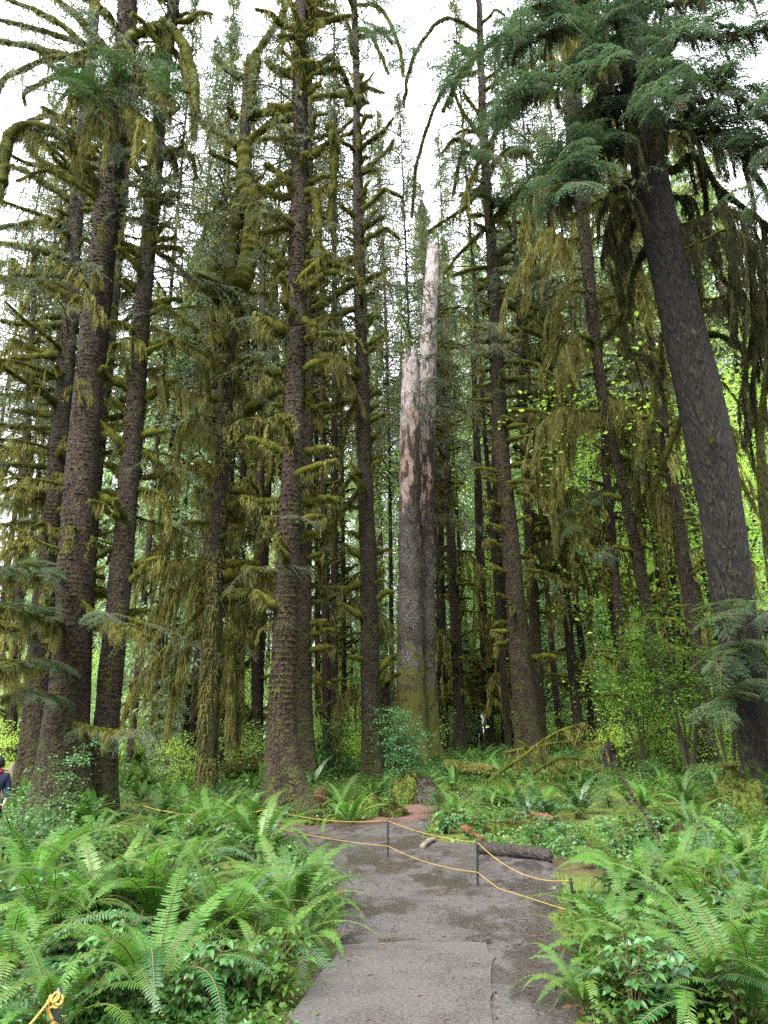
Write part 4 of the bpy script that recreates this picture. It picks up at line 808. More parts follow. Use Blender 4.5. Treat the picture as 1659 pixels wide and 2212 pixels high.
CON = [conifer(R, R.uniform(34, 44), R.uniform(3.2, 4.4), [1.5, 3., 9.][i % 3], 190, 64, [M_FAR1, M_FAR1, M_FAR2][i % 3], .26) for i in range(6)]
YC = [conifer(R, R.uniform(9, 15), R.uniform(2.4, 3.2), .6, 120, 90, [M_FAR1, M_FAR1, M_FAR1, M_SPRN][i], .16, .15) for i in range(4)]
BIG = [broadleaf(R, R.uniform(9, 14), 3.6, 15000, M_LB, .12, 7, .35, .5, 90) for i in range(3)]
SHR = [broadleaf(R, R.uniform(1.3, 2.6), R.uniform(.9, 1.4), 2600, [M_LB, M_LY, M_LM, M_LB, M_LB, M_LY][i], .085, 9, .1, .55, 44) for i in range(6)]
LM = [(66, 'the far left trunk'), (140, 'the massive left trunk'), (228, 'the leaning brown trunk'), (448, 'the peeling trunk'), (615, 'the tall flared trunk'), (705, 'the slender smooth trunk'), (803, 'the stubby dark trunk'), (905, 'the dead pair'),
      (1050, 'the bristly trunk'), (1130, 'the one sided tree'), (1245, 'the slim stubby trunk'), (1356, 'the bare slim trunk'), (1455, 'the brown trunks'), (1640, 'the leaning giant')]
def beside(px):
    k = min(LM, key=lambda q: abs(q[0] - px)); return 'just %s of %s' % ('left' if px < k[0] else 'right', k[1])
def far(kind, lib, lab, cat, grp, px, Y, k, s=1., nm=('trunk', 'crown')):
    b = base(px, Y, 1640); t = thing(kind, lab, cat, b, grp, RR.uniform(0, 6.283)); t.scale = (s, s, s * RR.uniform(.92, 1.08))
    put(nm[0], lib[k][0], t); put(nm[1], lib[k][1], t); return t
RR = RS(31)
topy = lambda px: np.interp(px, [-200, 60, 150, 260, 330, 430, 480, 640, 800, 900, 1000, 1150, 1350, 1900], [1050, 1000, 760, 600, 470, 430, 560, 640, 660, 600, 520, 330, 150, 60])
for i, px in enumerate(np.linspace(-160, 1790, 68)):
    px = px + RR.uniform(-25, 25); Y = RR.uniform(62, 98); k = RR.randint(6)
    e = at(px, topy(px) + RR.uniform(-60, 170), Y)[2] - H(0, Y); hh = CON[k][0].vertices[len(CON[k][0].vertices) - 1].co.z
    s = max(.3, e / hh); s = min(s, 1.9)
    side = 'beyond the left cluster' if px < 420 else ('beyond the central trunks' if px < 1000 else 'beyond the right hand trunks')
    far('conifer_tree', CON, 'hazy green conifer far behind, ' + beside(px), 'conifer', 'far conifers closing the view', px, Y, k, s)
for i, (px, Y, k, s, lab) in enumerate([(345, 36, 0, 1.9, 'blue green young conifer between the left cluster and the peeling trunk'), (420, 42, 2, 1.9, 'tall feathery conifer behind the peeling trunk'), (300, 44, 1, 1.5, 'dark drooping conifer low behind the left cluster'),
        (1265, 44, 0, 1.35, 'pale green conifer in the gap right of the one sided tree'), (1310, 50, 3, 1.6, 'taller pale conifer behind the bare slim curved trunk'), (1005, 46, 1, .8, 'small shaded conifer between trunks right of the dead pair'),
        (820, 44, 2, .8, 'small conifer glimpsed between the stubby tree and the dead pair'), (1180, 46, 3, .75, 'small conifer at the foot of the thin dark trunk'), (755, 52, 0, .9, 'low conifer in the distance left of the stubby tree'), (360, 30, 1, .42, 'knee high conifer with dark sweeping boughs left of the peeling trunk'),
        (40, 40, 0, .9, 'conifer showing at the far left edge behind the cluster'), (1590, 38, 2, 1.5, 'conifer behind the leaning giant')]):
    far('young_conifer', YC, lab, 'conifer', None, px, Y, k, s)
for px, Y, k, s, lab in [(1025, 52, 0, 2.1, 'bright green broadleaf tree high right of the dead pair'), (1600, 34, 1, 1.8, 'sunlit broadleaf tree behind the leaning giant'), (1500, 48, 2, 2.1, 'tall bright broadleaf tree filling the gap left of the leaning giant'),
        (1290, 48, 1, .62, 'low bright maple thicket behind the bare slim trunk'), (1350, 44, 2, .5, 'bushy yellow green maple right of the bare slim trunk'), (1230, 54, 0, .8, 'bright maple behind the slim stubby trunk'), (30, 42, 1, .55, 'yellow green maple behind the left edge trunks'),
        (340, 44, 2, .45, 'yellow green thicket low behind the left cluster'), (1400, 56, 0, 1.2, 'bright crowned maple behind the brown trunks'), (690, 50, 1, .45, 'bright maple glimpsed past the slender smooth trunk'), (960, 54, 2, .6, 'bright maple behind the dead pair'), (1110, 56, 0, .6, 'bright thicket behind the one sided tree')]:
    far('broadleaf_tree', BIG, lab, 'tree', None, px, Y, k, s, ('stem', 'leaves'))
for i, px in enumerate(np.array([-100, -60, -20, 20, 60, 90, 130, 500, 660, 800, 920, 300, 340, 400, 425, 465, 560, 600, 700, 740, 840, 870, 960, 985, 1010, 1100, 1190, 1270, 1350, 1500])):
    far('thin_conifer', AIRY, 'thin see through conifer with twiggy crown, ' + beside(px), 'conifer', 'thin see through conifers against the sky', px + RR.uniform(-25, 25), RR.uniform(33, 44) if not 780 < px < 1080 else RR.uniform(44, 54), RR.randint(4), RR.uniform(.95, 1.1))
for i, px in enumerate(np.linspace(-160, 1850, 34)):
    far('maple_thicket', BIG, 'bright yellow green thicket far behind, ' + beside(px), 'thicket', 'bright thickets closing the clearing', px + RR.uniform(-20, 20), RR.uniform(48, 66), RR.randint(3), RR.uniform(.5, .95), ('stem', 'leaves'))
# vine maple near the leaning giant and the round blue green bush
R = RS(8)
def bush(name, lab, px, Y, h, rad, n, mat, size, R, stems=6, clump=40, z0=.25, flat=.5, cat='shrub'):
    b = base(px, Y, 1700); a, l = broadleaf(R, h, rad, n, mat, size, stems, z0, flat, clump)
    t = thing(name, lab, cat, b); put('stem', a, t); put('leaves', l, t); return t
bush('vine_maple', 'vine maple with layered bright leaves left of the leaning giant', 1500, 24, 6.2, 2.2, 3600, M_GC, .13, R, 8, 90, .5, .3, 'small tree')
bush('vine_maple', 'vine maple spreading just behind the leaning giant', 1590, 23, 5.0, 1.8, 2200, M_GC, .13, R, 7, 60, .5, .3, 'small tree')
bush('vine_maple', 'smaller vine maple with bright leaves under the hanging branches', 1395, 26, 4.6, 1.6, 2200, M_GC, .12, R, 5, 40, .45, .4, 'small tree')
bush('round_bush', 'rounded blue green bush in front of the dead pair', 872, 26, 2.7, .95, 5200, M_LC, .085, R, 12, 60, .2, .5)
bush('leafy_shrub', 'upright blue green shrub in front of the left cluster', 118, 12.5, 1.75, .5, 1500, M_LC, .05, R, 7, 34, .2, .3)
bush('leafy_shrub', 'spreading shrub at the left edge beside the walker', 28, 11, 1.1, .8, 2200, M_LC, .055, R, 9, 40, .15, .35)
bush('leafy_shrub', 'low shrub beneath the upright one at the left cluster', 75, 10, .95, .7, 2000, M_LM, .055, R, 9, 40, .15, .35)

# shrubs through the clearing
for i in range(84):
    px = RR.uniform(-150, 1800); Y = 27 + 27 * RR.uniform(0, 1) ** .8; k = RR.randint(6)
    if 800 < px < 960 and Y < 34: Y += 10
    where = 'left' if px < 560 else ('centre' if px < 1150 else 'right')
    far('understory_shrub', SHR, 'leafy yellow green shrub behind the trunks, ' + beside(px), 'shrub', 'shrubs in the clearing behind the trunks', px, Y, k, RR.uniform(.7, 1.35), ('stem', 'leaves'))
for i in range(22):
    px = RR.uniform(900, 1750); Y = RR.uniform(18, 28); k = 2
    far('understory_shrub', SHR, 'low green shrub among the ferns, ' + beside(px), 'shrub', 'low shrubs among the ferns right of the trail', px, Y, k, RR.uniform(.3, .5), ('stem', 'leaves'))

# ground cover, one mass
R = RS(19); n = 60000
y = 5 * (52 / 5.) ** R.uniform(0, 1, n); x = R.uniform(-1, 1, n) * (.68 * y + 1.5); d = pdist(x, y)
keep = (d < -.06) & ((vnoise(np.stack([x * .8, y * .8, x * 0], 1), 6) > .38) | (y > 24)); x, y = x[keep], y[keep]; n = len(x)
m = 4; x = np.repeat(x, m) + R.normal(size=n * m) * .06 * (1 + np.repeat(y, m) * .05); y2 = np.repeat(y, m) + R.normal(size=n * m) * .08; n = n * m
sz = (.028 + .0024 * y2) * R.uniform(.6, 1.4, n); z = hgt(x, y2) + np.abs(R.normal(size=n)) * (.03 + .003 * y2) * (.4 + 1.6 * vnoise(np.stack([x, y2, x * 0], 1) * .6, 13))
nr = unit(UP + R.normal(size=(n, 3)) * .55); D = unit(np.cross(nr, rdir(R, n))); W = np.cross(nr, D)
S = np.stack([x, y2, z], 1); q = vnoise(np.stack([x * .35, y2 * .35, x * 0], 1), 15) + R.normal(size=n) * .07
for nm, sel, mt in (('ground_cover', q > .5, M_GC), ('low_ground_leaves', q <= .5, M_LM)):
    mb = MB(); s = sz[sel][:, None]; kites(mb, S[sel], D[sel] * s, W[sel] * s * .42, 0, .2, nr[sel])
    put(nm, mb.mesh(nm, [mt]), kind='stuff', label='carpet of %s leaves covering the forest floor' % ('bright' if mt is M_GC else 'mid green'), category='ground cover')
mb = MB(); n = 12000; y = 5 * (40 / 5.) ** R.uniform(0, 1, n); x = R.uniform(-1, 1, n) * (.68 * y + 1); k = (pdist(x, y) < .0); x, y = x[k], y[k]; n = len(x)
S = np.stack([x, y, hgt(x, y)], 1); strands(mb, S, (UP + R.normal(size=(n, 3)) * .35) * (R.uniform(.05, .16, n) * (1 + y * .03))[:, None], rdir(R, n) * np.array([1, 1, 0]) * (.0022 + .0003 * y)[:, None], rdir(R, n) * .01)
put('grass', mb.mesh('grass', [M_GC]), kind='stuff', label='thin blades of grass and moss between the ferns', category='grass')

# ================================================================== FERNS
def frond(R, L=1., arch=.6, dark=False, npn=46, wmax=.080, twist=0.):
    """sword fern frond rising from the origin and arching over +X"""
    ms, ml = MB(), MB()
    s = np.linspace(0, 1, 60); ang = np.radians(78) - arch * 2.3 * s ** 1.25
    dx = np.cos(ang); dz = np.sin(ang); P = np.stack([np.cumsum(dx), np.cumsum(dx) * 0, np.cumsum(dz)], 1) * L / 60; P -= P[0]
    P[:, 1] += twist * s ** 2 * L * .2
    T = unit(np.gradient(P, axis=0)); tube(ms, P[::3], np.linspace(.0048, .0014, 20) * L ** .5, 5, 0)
    u = np.linspace(.12, .99, npn); k = u * 59; c = np.stack([np.interp(k, np.arange(60), P[:, i]) for i in range(3)], 1); tt = np.stack([np.interp(k, np.arange(60), T[:, i]) for i in range(3)], 1)
    prof = np.interp(u, [.12, .2, .4, .7, .9, 1], [.55, .85, 1., .78, .38, .08]); B = np.array([0, 1., 0]); Nn = unit(np.cross(tt, B[None])) * -1
    Nn = np.where(Nn[:, 2:3] < -.2, Nn, Nn)
    for sg in (-1, 1):
        ln = (wmax * L ** .6 * prof * R.uniform(.85, 1.1, npn) * np.where(R.uniform(0, 1, npn) < .06, .3, 1))[:, None]; w = .0080 * L ** .5 * (.6 + .4 * prof[:, None])
        d = unit(B * sg + tt * (.22 + .5 * u[:, None] ** 3) + Nn * R.uniform(-.25, .2, npn)[:, None] * .6)
        dr = UP * ln * R.uniform(.05, .22)
        a0 = c; a1 = c + d * ln * .35 + Nn * ln * .05; a2 = c + d * ln * .72 - dr * .4; a3 = c + d * ln - dr + tt * ln * .12
        V = np.stack([a0 - tt * w * .6, a0 + tt * w * .6, a1 - tt * w, a1 + tt * w, a2 - tt * w * .7, a2 + tt * w * .7, a3], 1).reshape(-1, 3); b = np.arange(npn)[:, None] * 7
        ml.add(V, [b + np.array([0, 1, 3, 2]), b + np.array([2, 3, 5, 4]), b + np.array([4, 5, 6])], 0)
    return ms, ml
R = RS(4); FR = []
for i in range(14):
    ms, ml = frond(R, 1., 1.3 * [.45, .6, .72, .5, .85, .65, .55, 1.0, .35, .78, .6, .7, .9, .5][i], twist=R.uniform(-1, 1), npn=R.randint(44, 54))
    mb = MB(); mb.merge(ms); mb.merge(ml, remap={0: 1}); FR.append([mb.mesh('frond', [M_STEM, m_]) for m_ in (M_FERN, M_FERN_D, M_FERN_Y, M_DEADF)] + [(ms, ml)])
def fern(lab, p, nf, L, R, grp=None, mix=(.58, .30, .12), face=None, flat=0.):
    t = thing('sword_fern', lab, 'fern', p, grp)
    for i in range(nf):
        a = 6.283 * (i + R.uniform(-.4, .4)) / nf; s = L * R.uniform(.72, 1.12); tier = R.uniform(0, 1)
        k = R.randint(14); mt = R.choice(3, p=mix); tilt = R.uniform(-.15, .5) + flat + (.35 if mt == 1 else 0)
        put('frond', FR[k][mt], t, (math.cos(a) * .05, math.sin(a) * .05, 0), (R.uniform(-.3, .3), tilt, a), (s * R.uniform(.85, 1.1), s * R.uniform(.9, 1.15), s))
    if R.uniform() < .75:
        for i in range(4): a = R.uniform(0, 6.28); put('dead_frond', FR[R.randint(14)][3], t, (0, 0, .02), (0, R.uniform(.9, 1.2), a), L * R.uniform(.5, .8))
    return t
R = RS(23)
def near_fern(lab, px, py, nf, L, **k):      # px,py = where its crown of fronds springs from the ground
    g = gpt(px, py); return fern(lab, g, nf, L, R, k.pop('grp', None), **k)
NF = [('broad fern at bottom left with pale arching front fronds', 330, 2160, 28, 1.35), ('tall feathery fern left of the path in the middle of the left bank', 470, 2060, 34, 1.3), ('fern spilling over the left edge of the path', 640, 1990, 30, 1.25),
      ('fern at the left picture edge, lower of two', 20, 2110, 22, 1.2), ('upright fern behind the pale fronted one', 220, 1990, 30, 1.3), ('fern at the left edge behind the lowest one', 60, 1950, 24, 1.35), ('bushy fern nearest the rope on the left bank', 560, 1860, 34, 1.35),
      ('fern in the middle of the left bank, behind the tall feathery one', 400, 1900, 32, 1.3), ('dark glossy fern low at the path edge', 655, 2060, 16, .75), ('small bright fern by the path below the glossy one', 560, 2140, 16, .7), ('fern at the foot of the leaning brown trunk', 300, 1850, 20, 1.1),
      ('fern below the upright blue green shrub', 130, 1880, 20, 1.1), ('fern just before the peeling trunk', 455, 1800, 30, 1.3), ('small fern on the left bank near the tall flared trunk', 530, 1815, 28, 1.2), ('fern low in the left bottom corner', 120, 2230, 18, .9),
      ('pale lacy fern by the third rope post', 1390, 1960, 28, 1.25), ('largest fern of the right bank', 1560, 2110, 32, 1.25), ('fern with long sideways fronds near the lowest rope end', 1400, 2080, 20, 1.15), ('fern at the right picture edge, upper', 1640, 1990, 26, 1.3),
      ('fern in the bottom right corner with hanging pale frond', 1620, 2210, 20, 1.15), ('small glossy fern at the bottom right path edge', 1270, 2190, 12, .65), ('upright fern right of the pale lacy one', 1530, 1960, 26, 1.3), ('low fern below the lowest rope end', 1330, 2140, 14, .8),
      ('blue green fern in front of the leaning giant', 1500, 1790, 24, 1.15), ('fern beside the leaning giant root', 1560, 1740, 20, 1.1), ('big fern right of the red dirt trail', 985, 1772, 26, 1.1), ('fern second to the right of the red dirt trail', 1085, 1745, 24, 1.2), ('wide fern above the dark log', 1175, 1745, 26, 1.3),
      ('fern between the flared trunk and the mossy mound', 735, 1735, 18, .95), ('fern behind the mossy mound', 805, 1722, 20, 1.05),
      ('light green fern between the upright fern and the tall feathery one', 340, 2020, 24, 1.3), ('fern among the leafy plants at the path side below the tall feathery one', 590, 2070, 22, 1.05), ('fern on top of the left bank below the massive trunk', 200, 1850, 22, 1.3), ('fern wedged between the left edge ferns', 110, 2040, 22, 1.2),
      ('fern on top of the left bank left of the peeling trunk', 380, 1830, 22, 1.35), ('bright fern above the lowest rope end', 1460, 1930, 22, 1.1), ('fern filling the right bank below the largest one', 1480, 2190, 20, 1.1), ('fern high on the right bank at the picture edge', 1630, 1900, 22, 1.2), ('fern overhanging the right path edge', 1310, 2090, 16, .8)]
for f in NF: near_fern(*f)
FLO = []
for i in range(4):      # simplified whole ferns for the middle distance
    mb = MB()
    for j in range(16):
        a = 6.283 * (j + R.uniform(-.4, .4)) / 16; ms, ml = FR[R.randint(14)][4]; s = R.uniform(.75, 1.1)
        M = Euler((R.uniform(-.3, .3), R.uniform(-.15, .4), a)).to_matrix().to_4x4() @ Matrix.Scale(s, 4); mb.merge(ms, M); mb.merge(ml, M, {0: 1})
    FLO.append([mb.mesh('fronds', [M_STEM, m_]) for m_ in (M_FERN, M_FERN_D)])
for i in range(120):
    px = RR.uniform(-60, 1720); Y = 17 + 21 * RR.uniform(0, 1) ** 1.5; b = base(px, Y, 1680)
    if abs(b[0] - .6) < 1.0 and Y < 20: continue
    if any(abs(b[0] - T.b[0]) < .9 and abs(b[1] - T.b[1]) < 1.2 for T in (A1, A3, TC, TD, TE)): continue
    where = 'left' if px < 560 else ('centre' if px < 1000 else 'right')
    t = thing('sword_fern', 'small sword fern farther back, ' + beside(px), 'fern', b, 'ferns of the middle distance', RR.uniform(0, 6.28)); s = RR.uniform(.85, 1.35); t.scale = (s, s, s)
    put('fronds', FLO[RR.randint(4)][0 if RR.uniform() < .7 else 1], t)

# leafy plants (salmonberry like) among the ferns
def herb(R, h, ns, mat, leaf=.075):
    st, lf = MB(), MB(); S = []; Dd = []
    for i in range(ns):
        a = R.uniform(0, 6.283); e = np.array([math.cos(a) * R.uniform(.1, .45) * h, math.sin(a) * R.uniform(.1, .45) * h, h * R.uniform(.55, 1.05)])
        p = catmull([[0, 0, -.02], e * np.array([.3, .3, .5]), e], .05); tube(st, p, np.linspace(.004, .002, len(p)), 4, 0)
        for k in range(int(4 + 5 * R.uniform())):
            c = p[int(R.uniform(.25, 1) * (len(p) - 1))]; b = R.uniform(0, 6.283); pet = np.array([math.cos(b), math.sin(b), .25]) * leaf * R.uniform(.8, 1.4)
            tube(st, [c, c + pet * .5 + UP * .005, c + pet], .0015, 3, 0, cap=False)
            for da, sc_ in ((0, 1.), (1.1, .8), (-1.1, .8)):
                S.append(c + pet); q = b + da; Dd.append(np.array([math.cos(q), math.sin(q), R.uniform(-.35, .15)]) * leaf * sc_ * R.uniform(.85, 1.2))
    S, Dd = np.array(S), np.array(Dd); n = len(S); nr = unit(UP + R.normal(size=(n, 3)) * .25); W = unit(np.cross(nr, Dd)) * np.linalg.norm(Dd, axis=1, keepdims=True) * .34
    leaves6(lf, S, Dd, W, unit(np.cross(Dd, W)), 0)
    return st.mesh('stems', [M_STEM]), lf.mesh('leaves', [mat])
R = RS(14); HB = [herb(R, R.uniform(.35, .6), R.randint(6, 10), [M_LM, M_LC, M_LM, M_GC, M_GC][i % 5], R.uniform(.06, .085)) for i in range(8)]
def short_(px, py):
    q = min(NF, key=lambda f: (f[1] - px) ** 2 + (f[2] - py) ** 2)[0]; return ' '.join(q.replace(',', '').split()[:9])
HP = [(R.uniform(-20, 610), R.uniform(1960, 2230)) for _ in range(22)] + [(R.uniform(1270, 1680), R.uniform(1900, 2230)) for _ in range(30)] + [(R.uniform(950, 1650), R.uniform(1770, 1900)) for _ in range(56)] + [(R.uniform(0, 620), R.uniform(1800, 1960)) for _ in range(30)]
for px, py in HP:
    g = gpt(px, py)
    if pdist(np.array([g[0]]), np.array([g[1]]))[0] > -.12: continue
    where = 'left bank beside the path' if px < 700 else ('right bank beside the path' if py > 1900 else 'bank behind the dark log')
    t = thing('leafy_plant', 'small three leaved plant by the ' + short_(px, py), 'plant', g, 'three leaved plants among the ferns', R.uniform(0, 6.28)); s = R.uniform(.7, 1.25); t.scale = (s, s, s)
    st, lf = HB[R.randint(8)]; put('stems', st, t); put('leaves', lf, t)

# ================================================================== LOGS, STUMPS, FALLEN BRANCHES
def log(name, lab, p0, p1, r, mat, R, mossy=False, cat='log', taper=.85):
    b = (np.asarray(p0) + p1) / 2; P = catmull([np.asarray(p0) - b, (np.asarray(p0) + p1) / 2 - b + UP * .02, np.asarray(p1) - b], .08)
    mb = MB(); tube(mb, P, np.linspace(r, r * taper, len(P)), 16, 0, rfun=lambda rr, P_, D_, a: rr * (.62 + .5 * vnoise((P_[:, None] * 3 + D_ * 1.2).reshape(-1, 3), 33).reshape(rr.shape) + .3 * vnoise((P_[:, None] * 11 + D_ * 2.5).reshape(-1, 3), 34).reshape(rr.shape)))
    o = put(name, mb.mesh(name, [mat]), None, b); o['label'] = lab; o['category'] = cat
    if mossy:
        n = 2600; k = R.randint(0, len(P), n); T, N, B = frames(P); a = R.uniform(-1.8, 1.8, n); nr = N[k] * np.cos(a)[:, None] + B[k] * np.sin(a)[:, None]
        m2 = MB(); strands(m2, P[k] + nr * r * .95, (nr * .6 - UP * .5 + rdir(R, n) * .4) * R.uniform(.05, .16, n)[:, None], rdir(R, n) * .015, rdir(R, n) * .01)
        put('moss_fringe', m2.mesh('moss_fringe', [M_LICHEN]), o)
    return o
R = RS(9)
g0, g1 = gpt(1040, 1848), gpt(1188, 1866)
log('fallen_log', 'short black wet log lying at the far edge of the path', g0 + UP * .10, g1 + UP * .10, .105, M_LOGD, R, taper=.9)
log('wood_chunk', 'small grey broken branch piece left of the dark log', gpt(912, 1838) + UP * .05, gpt(938, 1822) + UP * .08, .05, M_WOOD, R)
log('red_log', 'rotting red log end among ferns above the dark log', gpt(1140, 1778) + UP * .12, gpt(1192, 1786) + UP * .1, .13, M_RED, R)
log('red_branch', 'rusty decaying branch under the big trail fern', gpt(1000, 1800) + UP * .1, gpt(1040, 1822) + UP * .06, .07, M_RED, R)
log('mossy_log', 'golden moss covered log lying behind the trail ferns', at(962, 1655, 26), at(1062, 1668, 25), .20, M_MOSSG, R, True)
log('mossy_log', 'mossy nurse log between the peeling and flared trunks', at(487, 1665, 27), at(572, 1650, 27), .28, M_MOSSG, R, True)
log('mossy_log', 'long mossy log at the foot of the leaning giant', at(1490, 1665, 24), at(1640, 1648, 22), .07, M_MOSSG, R, True)
def mound(name, lab, px, py, Y, s, mat, R, cat='stump', fringe=M_TMOSS):
    b = base(px, Y, py) if py < 1700 else gpt(px, py); n = 26; u = np.linspace(0, np.pi * .55, 14); a = np.linspace(0, 6.2832, n, endpoint=False); A, U = np.meshgrid(a, u)
    D = np.stack([np.sin(U) * np.cos(A), np.sin(U) * np.sin(A), np.cos(U)], -1).reshape(-1, 3); f = .5 + .8 * vnoise(D * 2.1, px % 50) + .45 * vnoise(D * 5, 5); V = D * f[:, None] * np.array(s); V[:, 2] = V[:, 2] - .03
    i = (np.arange(13)[:, None] * n); j = np.arange(n)[None]; Q = np.stack([i + j, i + n + j, i + n + (j + 1) % n, i + (j + 1) % n], -1).reshape(-1, 4)
    mb = MB(); mb.add(V, [Q], 0, True); o = put(name, mb.mesh(name, [mat]), None, b); o['label'] = lab; o['category'] = cat
    if fringe:
        m = 3000; k = R.randint(0, len(V), m); m2 = MB(); strands(m2, V[k] + R.normal(size=(m, 3)) * .03, (unit(V[k]) * .6 - UP * .4 + rdir(R, m) * .4) * R.uniform(.04, .12, m)[:, None], rdir(R, m) * .010, rdir(R, m) * .01); put('moss_fringe', m2.mesh('moss_fringe', [fringe]), o)
    return o
mound('mossy_stump', 'tall mossy stump beside the red dirt trail', 880, 1735, 20, (.42, .38, .72), M_MOSSG, R)
mound('mossy_stump', 'dark hollow root wad with moss at the top of the trail', 915, 1738, 20, (.4, .35, .62), M_LOGD, R)
mound('mossy_mound', 'golden moss mound left of the trail near the rope', 790, 1757, 20, (.55, .35, .42), M_MOSSG, R, 'moss mound')
mound('mossy_mound', 'low moss hummock at the rope above the first full post', 850, 1762, 20, (.3, .3, .2), M_MOSSG, R, 'moss mound')
mound('mossy_mound', 'moss pad over roots right of the flared foot', 740, 1775, 20, (.6, .3, .16), M_MOSSG, R, 'moss mound')
mound('red_stump', 'rotted red brown stump against the narrower trunk', 692, 1745, 20, (.20, .20, .42), M_RED, R, fringe=None)
mound('mossy_burl', 'round mossy burl on a short stump near the bare slim trunk', 1318, 1640, 29, (.38, .35, .8), M_LOGD, R)
mound('mossy_stump', 'mossy root mass under the fallen branches', 1235, 1690, 25, (.8, .6, .55), M_MOSSG, R)
mound('mossy_root', 'yellow green mossy root at the base of the leaning giant', 1600, 1760, 20, (.55, .5, .8), M_MOSSG, R, 'root')
mound('mossy_mound', 'moss covered hump by the wide fern above the dark log', 1110, 1800, 20, (.5, .3, .2), M_MOSSG, R, 'moss mound')
def stick(name, lab, pts, Y, r, R, mat=M_MOSS, **k):
    W = np.array([at(x, y, yy) for (x, y), yy in zip(pts, Y)]); mb, mh = limb(W, r, r * .4, R, k.get('hang', .25), 200, k.get('hd', 60), k.get('ns', 3), k.get('sl', .7), seed=R.randint(99))
    for q in (mb, mh): q.V = [v - W[0] for v in q.V]
    o = put(name, mb.mesh(name, [mat]), None, W[0]); o['label'] = lab; o['category'] = 'fallen branch'; put('hanging_moss', mh.mesh('hanging_moss', [M_LICHEN]), o)
stick('fallen_branch', 'longest mossy branch slanting up from the golden log', [(1050, 1690), (1120, 1640), (1200, 1585), (1260, 1560)], (24, 24, 24.5, 25), .055, R, ns=8, sl=.9, hang=.4)
stick('fallen_branch', 'mossy twiggy branch lying level over the tangle', [(1090, 1625), (1160, 1612), (1240, 1602), (1300, 1608)], (25, 25, 25, 25), .045, R, ns=9, sl=.8, hang=.5)
stick('fallen_branch', 'drooping mossy bough at the right of the tangle', [(1150, 1670), (1200, 1640), (1260, 1640), (1300, 1655)], (24, 24, 24, 24), .04, R, ns=8, sl=.8, hang=.5)
stick('fallen_branch', 'thin pale branch crossing the bottom of the tangle', [(1120, 1600), (1180, 1640), (1250, 1690)], (25, 24.5, 24), .03, R, ns=5)
stick('fallen_branch', 'bare dark stick leaning near the brown trunks', [(1432, 1640), (1410, 1605), (1384, 1568)], (28, 28, 28), .03, R, ns=1, hang=.2)
stick('fallen_branch', 'thin arched stick right of the bare slim trunk', [(1368, 1610), (1395, 1592), (1425, 1598)], (27, 27, 27), .02, R, ns=2)
stick('fallen_branch', 'dark curved branch lying at the foot of the leaning brown trunk', [(250, 1760), (290, 1752), (340, 1758)], (19, 19, 19), .05, R, M_LOGD, ns=1, hang=.05)
stick('dead_stick', 'thin bare stick slanting across the right bank ferns', [(1465, 1905), (1420, 1800), (1370, 1720), (1330, 1650)], (11, 12, 13, 14), .008, R, M_TWIGD, ns=1, hang=.05, hd=5)
stick('root_stick', 'dark root crossing the red dirt trail', [(838, 1778), (880, 1775), (925, 1770)], (17.2, 17.2, 17.2), .03, R, M_LOGD, ns=0, hang=.02)

# ================================================================== ROPE BARRIER
PX = [((586, 1806), (586, 1745)), ((838, 1857), (838, 1770)), ((1032, 1920), (1031, 1816)), ((1246, 1992), (1232, 1898))]
plab = ['black rope post partly hidden by ferns before the flared trunk', 'slim black rope post where the red dirt meets the path', 'black rope post standing in the wet path near the dark log', 'leaning dark green black rope post at the right bank']
tops, lows = [], []
for (bp, tpx), lb in zip(PX, plab):
    g = gpt(*bp); tz = at(tpx[0], tpx[1], g[1]); t = thing('rope_post', lb, 'post', g, 'rope posts along the path')
    ax = tz - g; L = np.linalg.norm(ax); mb = MB(); P = np.array([ax * q for q in np.linspace(-.08, 1, 10)]); tube(mb, P, .013, 8, 0); tube(mb, [ax * .97, ax * 1.02], [.018, .016], 8, 0)
    put('stake', mb.mesh('stake', [M_POST]), t)
    for q in (.1, .3, .5, .7, .9):
        cm = MB(); c = ax * q; tube(cm, [c + [.0, 0, -.012], c + [.022, -.004, -.006], c + [.030, -.004, .012], c + [.018, -.004, .018]], .005, 5, 0); put('clip', cm.mesh('clip', [M_POST]), t)
    tops.append(g + ax * .97 + np.array([0, -.02, 0])); lows.append(g + ax * (.30 if lb != plab[3] else .02) + np.array([.0, -.03, .02]))
def catn(a, b, sag, n=26):
    t = np.linspace(0, 1, n)[:, None]; return a + (b - a) * t - UP * (4 * sag * t * (1 - t))
def rope(lab, spans, r=.0048):
    P = np.vstack([catn(a, b, s)[:-1] for a, b, s in spans] + [spans[-1][1][None]]); P[:, 2] = np.maximum(P[:, 2], hgt(P[:, 0], P[:, 1]) + .075); b = P[0].copy(); P = P - b; mb = MB()
    # two visible strands twisted around each other
    s = np.concatenate([[0], np.cumsum(np.linalg.norm(np.diff(P, axis=0), axis=1))]); m = int(s[-1] / .012); q = np.linspace(0, s[-1], m); C = np.stack([np.interp(q, s, P[:, i]) for i in range(3)], 1); T, N, B = frames(C)
    for ph in (0, 2.094, 4.189): tube(mb, C + (N * np.cos(q * 90 + ph)[:, None] + B * np.sin(q * 90 + ph)[:, None]) * r * .45, r * .58, 5, 0)
    o = put('yellow_rope', mb.mesh('yellow_rope', [M_ROPE]), None, b); o['label'] = lab; o['category'] = 'rope'; return o
e0 = at(300, 1738, 17.5)
rope('upper yellow rope strung between the tops of the posts', [(tops[0], tops[1], .10), (tops[1], tops[2], .05), (tops[2], tops[3], .14)])
rope('lower yellow rope sagging near the ground between the posts', [(lows[0], lows[1], .04), (lows[1], lows[2], .06), (lows[2], lows[3], .09)])
